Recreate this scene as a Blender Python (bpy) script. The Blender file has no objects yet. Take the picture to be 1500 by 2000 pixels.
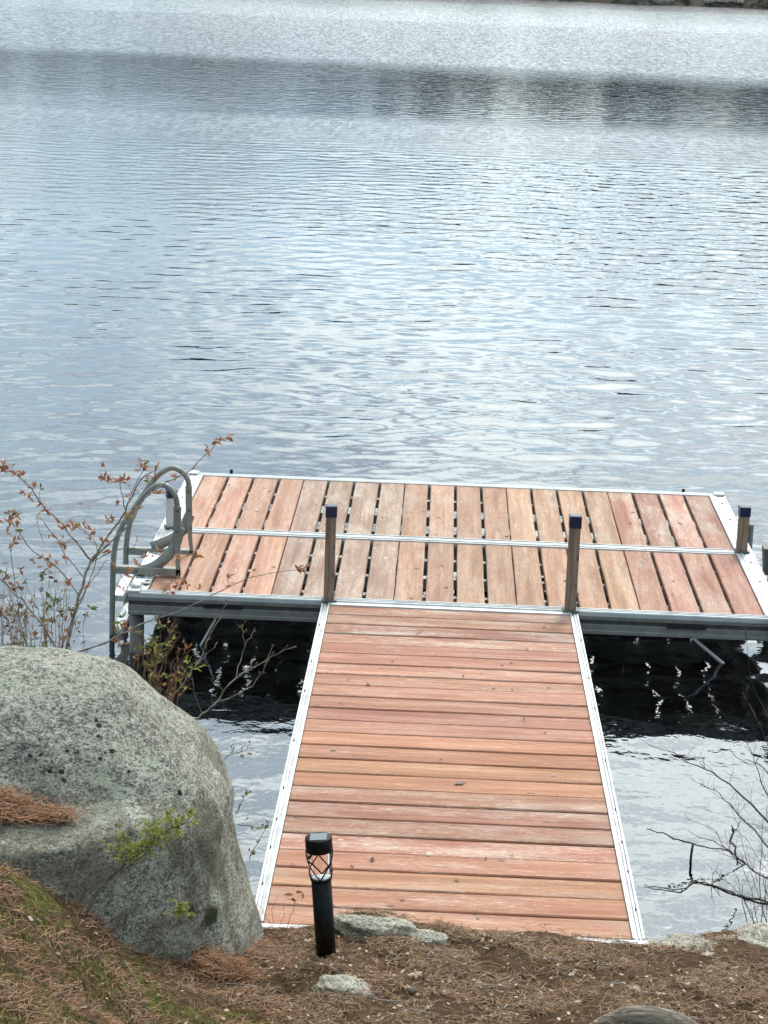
import bpy, math, random
import numpy as np
from mathutils import Vector, Matrix, noise as mn
random.seed(7); rng = np.random.default_rng(11)
S = bpy.context.scene
COL = S.collection
# ------------------------------------------------------------------ camera
CAM = Vector((1.40406, -9.4352, 2.9193))
RM = Matrix(((0.9988952960, -0.0408981650, 0.0231414705),
             (0.0327588895, 0.2529917036, -0.9669136740),
             (0.0336903949, 0.9666036096, 0.2540520011)))
FPX = 4153.5
cd = bpy.data.cameras.new('camera'); cam = bpy.data.objects.new('camera', cd); COL.objects.link(cam)
cam.matrix_world = Matrix.Translation(CAM) @ RM.to_4x4()
cd.sensor_fit = 'VERTICAL'; cd.sensor_height = 24.0; cd.lens = 24.0 * FPX / 2000
cd.clip_start = 0.1; cd.clip_end = 5000
S.camera = cam
# ------------------------------------------------------------------ sky and sun
CLX, CLY = 7.4, 4.6      # drift of the cloud field
SUN_EL, SUN_AZ = math.radians(50), math.radians(16)      # azimuth measured from +Y towards +X
W = bpy.data.worlds.new('World'); S.world = W; W.use_nodes = True
nt = W.node_tree; N = nt.nodes; Lk = nt.links
for n in list(N): N.remove(n)
out = N.new('ShaderNodeOutputWorld'); bg = N.new('ShaderNodeBackground'); bg.inputs['Strength'].default_value = 0.120
sky = N.new('ShaderNodeTexSky'); sky.sky_type = 'NISHITA'; sky.sun_disc = False
sky.sun_elevation = SUN_EL; sky.sun_rotation = SUN_AZ; sky.air_density = 1.1; sky.dust_density = 1.5
tc = N.new('ShaderNodeTexCoord'); sep = N.new('ShaderNodeSeparateXYZ'); Lk.new(tc.outputs['Generated'], sep.inputs[0])
def wmath(op, a, b=None, c=None, clamp=False):
    m = N.new('ShaderNodeMath'); m.operation = op; m.use_clamp = clamp
    for i, v in enumerate((a, b, c)):
        if v is None: continue
        if isinstance(v, (int, float)): m.inputs[i].default_value = v
        else: Lk.new(v, m.inputs[i])
    return m.outputs[0]
zz = wmath('ADD', wmath('MAXIMUM', sep.outputs[2], 0.0), 0.14)
cmb = N.new('ShaderNodeCombineXYZ')
Lk.new(wmath('DIVIDE', sep.outputs[0], zz), cmb.inputs[0]); Lk.new(wmath('DIVIDE', sep.outputs[1], zz), cmb.inputs[1])
cn = N.new('ShaderNodeTexNoise'); cn.inputs['Scale'].default_value = 0.9; cn.inputs['Detail'].default_value = 5
cn.inputs['Roughness'].default_value = 0.5; cn.inputs['Distortion'].default_value = 0.3
Lk.new(cmb.outputs[0], cn.inputs['Vector'])
cover = N.new('ShaderNodeMapRange'); cover.interpolation_type = 'SMOOTHSTEP'
cover.inputs[1].default_value = 0.36; cover.inputs[2].default_value = 0.54; cover.inputs[3].default_value = 0.1; cover.inputs[4].default_value = 1.0
Lk.new(cn.outputs['Fac'], cover.inputs[0])
cn2 = N.new('ShaderNodeTexNoise'); cn2.inputs['Scale'].default_value = 1.5; cn2.inputs['Detail'].default_value = 3
cmp_ = N.new('ShaderNodeMapping'); cmp_.inputs['Location'].default_value = (CLX, CLY, 0); Lk.new(cmb.outputs[0], cmp_.inputs['Vector'])
Lk.new(cmp_.outputs[0], cn2.inputs['Vector'])
dot = N.new('ShaderNodeVectorMath'); dot.operation = 'DOT_PRODUCT'
dot.inputs[1].default_value = (math.cos(SUN_EL)*math.sin(SUN_AZ), math.cos(SUN_EL)*math.cos(SUN_AZ), math.sin(SUN_EL))
Lk.new(tc.outputs['Generated'], dot.inputs[0])
dp = wmath('MAXIMUM', dot.outputs['Value'], 0.0)
aur = wmath('ADD', wmath('MULTIPLY', wmath('POWER', dp, 5.0), 33.0), wmath('MULTIPLY', wmath('POWER', dp, 24.0), 24.0))
tex = N.new('ShaderNodeMapRange'); tex.inputs[1].default_value = 0.40; tex.inputs[2].default_value = 0.62; tex.interpolation_type = 'SMOOTHSTEP'
tex.inputs[3].default_value = 0.0; tex.inputs[4].default_value = 1.0
Lk.new(cn2.outputs['Fac'], tex.inputs[0])
def vscale(c, f):
    n = N.new('ShaderNodeVectorMath'); n.operation = 'SCALE'; n.inputs[0].default_value = c; Lk.new(f, n.inputs['Scale']); return n.outputs[0]
ccol = N.new('ShaderNodeVectorMath'); ccol.operation = 'ADD'
cmix = N.new('ShaderNodeMix'); cmix.data_type = 'RGBA'; Lk.new(tex.outputs[0], cmix.inputs['Factor'])
cmix.inputs['A'].default_value = (3.8, 6.1, 8.1, 1); cmix.inputs['B'].default_value = (8.6, 10.2, 10.3, 1)
Lk.new(cmix.outputs['Result'], ccol.inputs[0]); Lk.new(vscale((1.0, .98, .93), wmath('MULTIPLY', aur, wmath('MULTIPLY_ADD', tex.outputs[0], .55, .7))), ccol.inputs[1])
mix = N.new('ShaderNodeMix'); mix.data_type = 'RGBA'
Lk.new(cover.outputs[0], mix.inputs['Factor']); Lk.new(sky.outputs[0], mix.inputs['A']); Lk.new(ccol.outputs[0], mix.inputs['B'])
Lk.new(mix.outputs['Result'], bg.inputs['Color']); Lk.new(bg.outputs[0], out.inputs[0])
sl = bpy.data.lights.new('sun', 'SUN'); sl.energy = 2.0; sl.angle = math.radians(9); sl.color = (1.0, 0.95, 0.87)
sun = bpy.data.objects.new('sun', sl); COL.objects.link(sun)
sun.rotation_euler = (math.radians(90) - SUN_EL, 0, math.pi - SUN_AZ)
sun.location = (0, 0, 30)
S.view_settings.view_transform = 'Standard'; S.view_settings.look = 'None'
S.view_settings.exposure = 0.12; S.view_settings.gamma = 1.0; S.view_settings.use_curve_mapping = False
S.render.engine = 'CYCLES'
# ------------------------------------------------------------------ helpers
def ray(u, v):
    return (RM @ Vector(((u-750)/FPX, -(v-1000)/FPX, -1))).normalized()
def at(u, v, Y):
    d = ray(u, v); t = (Y - CAM.y) / d.y; return CAM + d*t
def atz(u, v, Z):
    d = ray(u, v); t = (Z - CAM.z) / d.z; return CAM + d*t
class MB:
    def __init__(s): s.v = []; s.f = []; s.m = []
    def add(s, vs, fs, mi=0):
        o = len(s.v); s.v.extend(tuple(p) for p in vs)
        s.f.extend(tuple(i+o for i in f) for f in fs); s.m.extend([mi]*len(fs)); return s
    def box(s, x0, y0, z0, x1, y1, z1, mi=0):
        vs = [(x, y, z) for x in (x0, x1) for y in (y0, y1) for z in (z0, z1)]
        return s.add(vs, [(0,1,3,2),(4,6,7,5),(0,4,5,1),(2,3,7,6),(0,2,6,4),(1,5,7,3)], mi)
    def bev(s, x0, y0, z0, x1, y1, z1, c=0.004, mi=0):
        # box whose top edges are chamfered
        vs = [(x0,y0,z0),(x1,y0,z0),(x1,y1,z0),(x0,y1,z0),(x0,y0,z1-c),(x1,y0,z1-c),(x1,y1,z1-c),(x0,y1,z1-c),
              (x0+c,y0+c,z1),(x1-c,y0+c,z1),(x1-c,y1-c,z1),(x0+c,y1-c,z1)]
        fs = [(3,2,1,0),(0,1,5,4),(1,2,6,5),(2,3,7,6),(3,0,4,7),(4,5,9,8),(5,6,10,9),(6,7,11,10),(7,4,8,11),(8,9,10,11)]
        return s.add(vs, fs, mi)
    def extr(s, prof, a, b, axis='x', mi=0):
        # closed profile (list of (p,q)) extruded from a to b; axis x: (p,q)=(y,z), axis y: (p,q)=(x,z)
        n = len(prof); vs = []
        for t in (a, b):
            for p, q in prof: vs.append((t, p, q) if axis == 'x' else (p, t, q))
        fs = [(i, (i+1) % n, n+(i+1) % n, n+i) for i in range(n)] + [tuple(range(n))[::-1], tuple(range(n, 2*n))]
        return s.add(vs, fs, mi)
    def tube(s, pts, rad, seg=8, mi=0, caps=True):
        pts = [Vector(p) for p in pts]; n = len(pts)
        if not hasattr(rad, '__len__'): rad = [rad]*n
        o = len(s.v); ref = None
        for i, p in enumerate(pts):
            d = (pts[min(i+1, n-1)] - pts[max(i-1, 0)]).normalized()
            if ref is None: ref = d.orthogonal().normalized()
            ref = (ref - d*ref.dot(d)).normalized(); b = d.cross(ref)
            for k in range(seg):
                a = 2*math.pi*k/seg; s.v.append(tuple(p + (ref*math.cos(a) + b*math.sin(a))*rad[i]))
        for i in range(n-1):
            for k in range(seg):
                k2 = (k+1) % seg; s.f.append((o+i*seg+k, o+i*seg+k2, o+(i+1)*seg+k2, o+(i+1)*seg+k)); s.m.append(mi)
        if caps:
            s.f.append(tuple(o+k for k in range(seg))[::-1]); s.m.append(mi)
            s.f.append(tuple(o+(n-1)*seg+k for k in range(seg))); s.m.append(mi)
        return s
    def mesh(s, name, mats, smooth=False):
        me = bpy.data.meshes.new(name); me.from_pydata(s.v, [], s.f)
        for m in (mats if isinstance(mats, (list, tuple)) else [mats]): me.materials.append(m)
        if any(s.m): me.polygons.foreach_set('material_index', s.m)
        if smooth: me.polygons.foreach_set('use_smooth', [True]*len(s.f))
        me.validate(); me.update(); return me
    def build(s, name, mats, parent=None, smooth=False, loc=None):
        o = bpy.data.objects.new(name, s.mesh(name, mats, smooth)); COL.objects.link(o)
        if parent: o.parent = parent
        if loc is not None: o.location = loc
        return o
def tag(o, label=None, cat=None, group=None, kind=None):
    if label: o['label'] = label
    if cat: o['category'] = cat
    if group: o['group'] = group
    if kind: o['kind'] = kind
    return o
def empty(name, loc, label, cat, group=None):
    o = bpy.data.objects.new(name, None); COL.objects.link(o); o.location = loc; o.empty_display_size = .1
    return tag(o, label, cat, group)
def npmesh(name, V, F, mat, smooth=False, parent=None, attrs=None):
    me = bpy.data.meshes.new(name); nv, nf, k = len(V), len(F), F.shape[1]
    me.vertices.add(nv); me.vertices.foreach_set('co', np.asarray(V, np.float32).ravel())
    me.loops.add(nf*k); me.loops.foreach_set('vertex_index', np.asarray(F, np.int32).ravel())
    me.polygons.add(nf); me.polygons.foreach_set('loop_start', np.arange(nf, dtype=np.int32)*k)
    me.polygons.foreach_set('loop_total', np.full(nf, k, np.int32))
    if smooth: me.polygons.foreach_set('use_smooth', np.ones(nf, bool))
    me.materials.append(mat); me.update(calc_edges=True)
    o = bpy.data.objects.new(name, me); COL.objects.link(o)
    if parent: o.parent = parent
    return o
def smooth(a, b, x):
    t = np.clip((np.asarray(x, float)-a)/(b-a), 0, 1); return t*t*(3-2*t)
# ------------------------------------------------------------------ material helper
class M:
    def __init__(s, name, rough=0.6, metal=0.0, spec=0.5, col=(.5,.5,.5)):
        s.m = bpy.data.materials.new(name); s.m.use_nodes = True; s.nt = s.m.node_tree; s.n = s.nt.nodes; s.l = s.nt.links
        s.b = s.n['Principled BSDF']; s.b.inputs['Roughness'].default_value = rough; s.b.inputs['Metallic'].default_value = metal
        s.b.inputs['Specular IOR Level'].default_value = spec; s.b.inputs['Base Color'].default_value = (*col, 1)
    def node(s, t, **k):
        n = s.n.new(t)
        for a, v in k.items(): setattr(n, a, v)
        return n
    def val(s, inp, v):
        if isinstance(v, (int, float)): inp.default_value = v
        elif isinstance(v, (tuple, list)): inp.default_value = tuple(v) if len(v) == len(inp.default_value) else (*v, 1)
        else: s.l.new(v, inp)
    def coord(s, kind='Object', scale=(1,1,1), rot=(0,0,0)):
        t = s.node('ShaderNodeTexCoord'); m = s.node('ShaderNodeMapping'); m.inputs['Scale'].default_value = scale; m.inputs['Rotation'].default_value = rot
        s.l.new(t.outputs[kind], m.inputs['Vector']); return m.outputs[0]
    def pos(s, scale=(1,1,1), rot=(0,0,0)):
        t = s.node('ShaderNodeNewGeometry'); m = s.node('ShaderNodeMapping'); m.inputs['Scale'].default_value = scale; m.inputs['Rotation'].default_value = rot
        s.l.new(t.outputs['Position'], m.inputs['Vector']); return m.outputs[0]
    def noise(s, vec, scale, detail=3, rough=.5, dist=0, w=None):
        n = s.node('ShaderNodeTexNoise'); n.inputs['Scale'].default_value = scale; n.inputs['Detail'].default_value = detail
        n.inputs['Roughness'].default_value = rough; n.inputs['Distortion'].default_value = dist
        if w is not None: n.noise_dimensions = '4D'; s.val(n.inputs['W'], w)
        s.l.new(vec, n.inputs['Vector']); return n.outputs['Fac']
    def ramp(s, fac, stops, interp='LINEAR'):
        r = s.node('ShaderNodeValToRGB'); r.color_ramp.interpolation = interp; e = r.color_ramp.elements
        while len(e) < len(stops): e.new(.5)
        for i, (p, c) in enumerate(stops): e[i].position = p; e[i].color = (*c, 1) if len(c) == 3 else c
        s.val(r.inputs[0], fac); return r.outputs[0]
    def mr(s, v, a, b, c=0., d=1., smooth=True):
        m = s.node('ShaderNodeMapRange'); m.interpolation_type = 'SMOOTHSTEP' if smooth else 'LINEAR'
        for i, x in enumerate((v, a, b, c, d)): s.val(m.inputs[i], x)
        return m.outputs[0]
    def mix(s, f, a, b, mode='MIX'):
        m = s.node('ShaderNodeMix', data_type='RGBA', blend_type=mode)
        s.val(m.inputs['Factor'], f); s.val(m.inputs['A'], a); s.val(m.inputs['B'], b); return m.outputs['Result']
    def math(s, op, a, b=0., c=None):
        m = s.node('ShaderNodeMath', operation=op); s.val(m.inputs[0], a); s.val(m.inputs[1], b)
        if c is not None: s.val(m.inputs[2], c)
        return m.outputs[0]
    def sep(s, vec):
        n = s.node('ShaderNodeSeparateXYZ'); s.l.new(vec, n.inputs[0]); return n.outputs
    def bump(s, h, dist, strength=1.0, normal=None, target=None):
        b = s.node('ShaderNodeBump'); s.val(b.inputs['Height'], h); b.inputs['Distance'].default_value = dist; s.val(b.inputs['Strength'], strength)
        if normal is not None: s.l.new(normal, b.inputs['Normal'])
        if target is not False: s.l.new(b.outputs[0], (target or s.b).inputs['Normal'])
        return b.outputs[0]
    def base(s, c): s.val(s.b.inputs['Base Color'], c); return s
    def attr(s, name, typ='OBJECT'):
        n = s.node('ShaderNodeAttribute', attribute_type=typ, attribute_name=name); return n.outputs
# ---- wood decking: boards run along local X
def wood_mat():
    w = M('stained_cedar', rough=.72, spec=.15)
    oi = w.node('ShaderNodeObjectInfo'); rnd = oi.outputs['Random']; W4 = w.math('MULTIPLY', rnd, 37.0)
    tone = w.attr('tone')['Color']; wear = w.attr('wear')['Fac']
    c1 = w.coord('Object', (1.3, 26, 26)); grain = w.noise(c1, 1.0, 6, .62, .6, W4)
    c2 = w.coord('Object', (.9, 7, 7)); fig = w.noise(c2, 1.0, 3, .5, 1.4, W4)
    figb = w.math('FRACT', w.math('MULTIPLY', fig, 9.0)); ring = w.mr(figb, .0, .55, 0, 1); ring2 = w.mr(figb, .72, 1., 1, 0)
    rings = w.math('MULTIPLY', ring, ring2)
    c3 = w.coord('Object', (3, 10, 10)); blot = w.noise(c3, 1.0, 4, .6, .2, W4)
    col = w.mix(w.mr(grain, .3, .72), w.mix(1., tone, (.62, .56, .52), 'MULTIPLY'), w.mix(1., tone, (1.12, 1.12, 1.10), 'MULTIPLY'))
    col = w.mix(w.math('MULTIPLY', rings, .30), col, w.mix(1., tone, (.62, .50, .44), 'MULTIPLY'))
    # weathered silver patches and pale scratches, both with a shape of their own
    col = w.mix(w.math('MULTIPLY', w.mr(blot, .42, .70), w.math('MULTIPLY', wear, .75)), col, (.46, .385, .32))
    c4 = w.coord('Object', (11, 100, 100)); sc = w.noise(c4, 1.0, 5, .75, 2.2, W4)
    c5 = w.coord('Object', (2.2, 9, 9)); scm = w.noise(c5, 1.0, 2, .5, .3, W4)
    scr = w.math('MULTIPLY', w.mr(sc, .53, .62), w.mr(scm, .36, .52))
    col = w.mix(w.math('MULTIPLY', scr, w.math('MULTIPLY_ADD', wear, .75, .25)), col, (.68, .53, .40))
    c6 = w.coord('Object', (5.5, 8, 8)); vo = w.node('ShaderNodeTexVoronoi', voronoi_dimensions='4D'); w.val(vo.inputs['W'], W4); vo.inputs['Scale'].default_value = 1.; w.l.new(c6, vo.inputs['Vector'])
    col = w.mix(w.mr(vo.outputs['Distance'], .05, .11, .75, 0), col, (.12, .055, .03))
    c7 = w.coord('Object', (1.6, 5, 5)); dirt = w.noise(c7, 1.0, 6, .72, .8, W4)
    col = w.mix(w.mr(dirt, .56, .72, 0, .45), col, w.mix(1., col, (.55, .50, .48), 'MULTIPLY'))
    hue = w.mr(rnd, 0, 1, .88, 1.1, False)
    hv = w.node('ShaderNodeHueSaturation'); w.val(hv.inputs['Value'], hue); w.l.new(col, hv.inputs['Color'])
    w.base(hv.outputs[0]); w.bump(w.math('ADD', grain, w.math('MULTIPLY', rings, .4)), .0015, .8)
    return w.m
WOOD = wood_mat()
def metal_mat(name, c, rough, spots=.15, metal=.55):
    m = M(name, rough=rough, metal=metal)
    p = m.coord('Object'); n = m.noise(p, 9, 5, .65); n2 = m.noise(p, 160, 2, .5)
    col = m.mix(m.mr(n, .35, .7), c, tuple(x*(1-spots) for x in c)); col = m.mix(m.mr(n2, .62, .7, 0, .35), col, tuple(x*.55 for x in c))
    m.base(col); m.val(m.b.inputs['Roughness'], m.mr(n, .3, .7, rough-.08, rough+.14)); m.bump(n2, .0004, .4); return m.m
ALU = metal_mat('dull_aluminium', (.72, .74, .74), .42)
ALUW = metal_mat('weathered_pale_aluminium', (.56, .57, .56), .55, .2, .35)
FASC = metal_mat('shaded_fascia_aluminium', (.20, .195, .18), .6, .3, .1)  # darker rail metal, carries the shade of the front face in its colour
JOIST = metal_mat('joist_aluminium', (.42, .43, .42), .6, .2, .3)
TUBE = metal_mat('grey_tube', (.27, .27, .24), .42, .25, .25)
DARKM = M('black_plastic', .5, spec=.18, col=(.006, .006, .006)); _n = DARKM.noise(DARKM.coord(), 60, 3); DARKM.base(DARKM.mix(DARKM.mr(_n, .4, .7), (.004,.004,.004), (.009,.009,.009))); DARKM = DARKM.m
BLUE = M('blue_plastic_cap', .35, col=(.012, .025, .12)); _n = BLUE.noise(BLUE.coord(), 30, 3); BLUE.base(BLUE.mix(_n, (.003,.008,.035), (.008,.016,.065))); BLUE = BLUE.m
BOLT = M('dark_steel', .5, .6, col=(.10, .10, .10)); _n = BOLT.noise(BOLT.coord(), 200, 3); BOLT.base(BOLT.mix(_n, (.07,.07,.07), (.15,.14,.13))); BOLT = BOLT.m
RUSTPOLE = M('dark_galvanised_leg', .6, .3); _n = RUSTPOLE.noise(RUSTPOLE.coord(), 14, 5, .6); RUSTPOLE.base(RUSTPOLE.mix(_n, (.06,.055,.05), (.16,.15,.14))); RUSTPOLE = RUSTPOLE.m
LABELM = M('black_sticker', .3, col=(.010, .010, .011)); _n = LABELM.noise(LABELM.coord(), 90, 2); LABELM.base(LABELM.mix(_n, (.007,.007,.008), (.02,.02,.022))); LABELM = LABELM.m
def postwood():
    w = M('post_timber', .75, spec=.2); c = w.coord('Object', (40, 40, 3)); g = w.noise(c, 1., 5, .6, .5)
    b = w.noise(w.coord('Object', (3, 3, 6)), 1., 3)
    col = w.mix(w.mr(g, .3, .7), (.13, .085, .06), (.30, .22, .165)); col = w.mix(w.mr(b, .45, .65, 0, .5), col, (.20, .15, .12))
    vo = w.node('ShaderNodeTexVoronoi'); vo.inputs['Scale'].default_value = 1.; w.l.new(w.coord('Object', (14, 14, 9)), vo.inputs['Vector'])
    col = w.mix(w.mr(vo.outputs['Distance'], .1, .2, .7, 0), col, (.06,.035,.025)); w.base(col); w.bump(g, .001, .6); return w.m
POSTW = postwood()
# ---- boulder and small rocks
def rock_mat(name, dark, light, green, scale=1., moss=0., stain=0.):
    r = M(name, .85, spec=.2); p = r.pos()
    ps = r.pos((1, 1, 1.8), (0.0, .25, 0))
    f = r.noise(ps, 95*scale, 6, .75); f2 = r.noise(ps, 34*scale, 5, .7); big = r.noise(p, 3.2*scale, 5, .6, .4)
    s = r.math('ADD', r.math('MULTIPLY', f, .6), r.math('MULTIPLY', f2, .4))
    col = r.mix(r.mr(s, .40, .60), dark, light)
    col = r.mix(r.mr(big, .35, .68), col, r.mix(1., col, (.66, .68, .66), 'MULTIPLY'))
    lich = r.noise(p, 6*scale, 6, .7, .6); col = r.mix(r.math('MULTIPLY', r.mr(lich, .47, .60), r.mr(s, .42, .55, .2, .85)), col, green)
    vc = r.node('ShaderNodeTexVoronoi'); vc.inputs['Scale'].default_value = 210*scale; r.l.new(p, vc.inputs['Vector']); cr = r.sep(vc.outputs['Color'])[0]
    col = r.mix(r.mr(cr, .84, .88, 0, .4), col, (.80, .76, .70)); col = r.mix(r.mr(cr, .16, .12, 0, .6), col, (.035, .032, .030))
    br = r.noise(r.pos((1, 1, .8)), 4.7*scale, 5, .65, .8); z = r.sep(p)[2]
    col = r.mix(r.math('MULTIPLY', r.mr(br, .45, .58), r.mr(z, .82, .60, .06*stain, .62*stain)), col, (.14, .11, .070))
    h = r.math('ADD', r.math('MULTIPLY', f2, .7), f)
    if moss:
        gn = r.noise(p, 5.1*scale, 5, .7, .5); mo = r.mr(gn, .62, .67); col = r.mix(r.math('MULTIPLY', mo, moss), col, (.10, .13, .025))
    r.base(col); r.bump(h, .012/scale**.5, 1.); return r
rb = rock_mat('boulder_granite', (.105, .100, .078), (.65, .62, .52), (.44, .47, .36), 1., .0, 1.)
def spots(r, pts, col, soft=.35):
    """irregular spots of colour on the rock at places of their own"""
    p = r.pos(); nz = r.noise(p, 55, 4, .7); old = r.b.inputs['Base Color'].links[0].from_socket
    for (c, rad) in pts:
        d = r.node('ShaderNodeVectorMath', operation='DISTANCE'); r.l.new(p, d.inputs[0]); d.inputs[1].default_value = tuple(c)
        q = r.math('ADD', r.math('DIVIDE', d.outputs['Value'], rad), r.math('MULTIPLY', r.math('SUBTRACT', nz, .5), 2.6))
        old = r.mix(r.mr(q, 1.-soft, 1.+soft, .95, 0), old, col)
    r.base(old)
ROCK2 = rock_mat('shore_rock', (.22, .185, .14), (.78, .71, .58), (.60, .56, .42), 1.4).m
LOGM = M('driftwood', .85, spec=.15)
_c = LOGM.coord('Object', (5, 80, 80)); _n = LOGM.noise(_c, 1., 6, .7, 1.2); _b = LOGM.noise(LOGM.coord('Object', (5,5,5)), 1., 3)
LOGM.base(LOGM.mix(LOGM.mr(_b, .45, .65, 0, .6), LOGM.mix(LOGM.mr(_n, .35, .65), (.07,.055,.042), (.36,.31,.25)), (.14,.115,.085))); LOGM.bump(_n, .008, 1.); LOGM = LOGM.m
# ---- soil under the needles
def soil():
    g = M('needle_soil', .95, spec=.1); p = g.pos(); a = g.noise(p, 45, 7, .8, .5); b = g.noise(p, 2.6, 5, .6, .5); c = g.noise(p, 160, 4, .7)
    col = g.mix(g.mr(a, .35, .65), (.040,.025,.014), (.19,.12,.068)); col = g.mix(g.mr(b, .42, .62), col, (.085,.048,.026))
    col = g.mix(g.mr(c, .60, .68, 0, .8), col, (.24,.19,.14))
    x = g.sep(p)[0]; y = g.sep(p)[1]
    m = g.noise(g.pos((1, 1.6, 1)), 4.2, 6, .7, .7); mm = g.math('MULTIPLY', g.mr(m, .50, .58), g.math('MULTIPLY', g.mr(x, 1.45, .9), g.mr(y, -4.1, -4.35)))
    col = g.mix(g.math('MULTIPLY', mm, .85), col, g.mix(g.mr(a, .35, .65), (.055,.062,.012), (.19,.20,.045)))
    # lake bed: dark silt below the water line
    z = g.sep(p)[2]; col = g.mix(g.mr(z, -.20, -.34), col, g.mix(g.mr(a, .4, .6), (.012,.012,.010), (.035,.034,.028)))
    g.base(col); g.bump(a, .02, .9); return g.m
SOIL = soil()
# ------------------------------------------------------------------ terrain
WZ = -0.30
def G(x, y):
    """height of the bank; x, y numpy arrays"""
    x = np.asarray(x, float); y = np.asarray(y, float)
    edge = -3.60 + .03*np.sin(5*x+1) + .05*smooth(2.0, 2.4, x) + 1.15*smooth(.9, .35, x) + .03*np.sin(11*x)
    up = np.maximum(edge - y, 0)
    z = .100 + .11*np.minimum(up, 1.2) + .24*np.maximum(up-1.2, 0)*smooth(60, 6, up)
    z = z + .215*smooth(1.05, .25, x)*smooth(-3.6, -4.25, y)*(1-.45*smooth(-4.4, -5.1, y)) + .05*smooth(.4, -.6, x)
    z = z - .03*smooth(2.0, 2.6, x)
    dn = np.maximum(y - edge, 0)
    z = z - .75*smooth(0, .55, dn) - .9*smooth(.4, 5, dn) - 3.0*smooth(4, 30, dn)
    z = z + .012*np.sin(9*x+2*y)*np.cos(7*y-3*x) + .008*np.sin(23*x+5)*np.sin(19*y)
    return z
def Gp(x, y): return float(G(x, y))
def axis(lo, hi, step, far, n):
    a = np.arange(lo, hi+1e-6, step); g = np.geomspace(step, 1, n)
    r = hi + (far[1]-hi)*(g-step)/(1-step); l = lo - (lo-far[0])*(g-step)/(1-step)
    return np.concatenate([l[1:][::-1], a, r[1:]])
ax = axis(-.4, 3.2, .02, (-260, 260), 34); ay = axis(-5.4, -2.6, .02, (-60, 240), 34)
XX, YY = np.meshgrid(ax, ay, indexing='ij'); ZZ = G(XX, YY)
nz = np.array([mn.fractal(Vector((a*3.1, b*3.1, 0)), .8, 2.1, 4) for a, b in zip(XX.ravel(), YY.ravel())]).reshape(XX.shape)
ZZ = ZZ + .016*nz*smooth(-2.2, -3.3, YY)
nx, ny = XX.shape
idx = np.arange(nx*ny).reshape(nx, ny)
F = np.stack([idx[:-1,:-1], idx[1:,:-1], idx[1:,1:], idx[:-1,1:]], -1).reshape(-1, 4)
ground = npmesh('ground', np.stack([XX, YY, ZZ], -1).reshape(-1, 3), F, SOIL, True); tag(ground, kind='structure')
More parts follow.
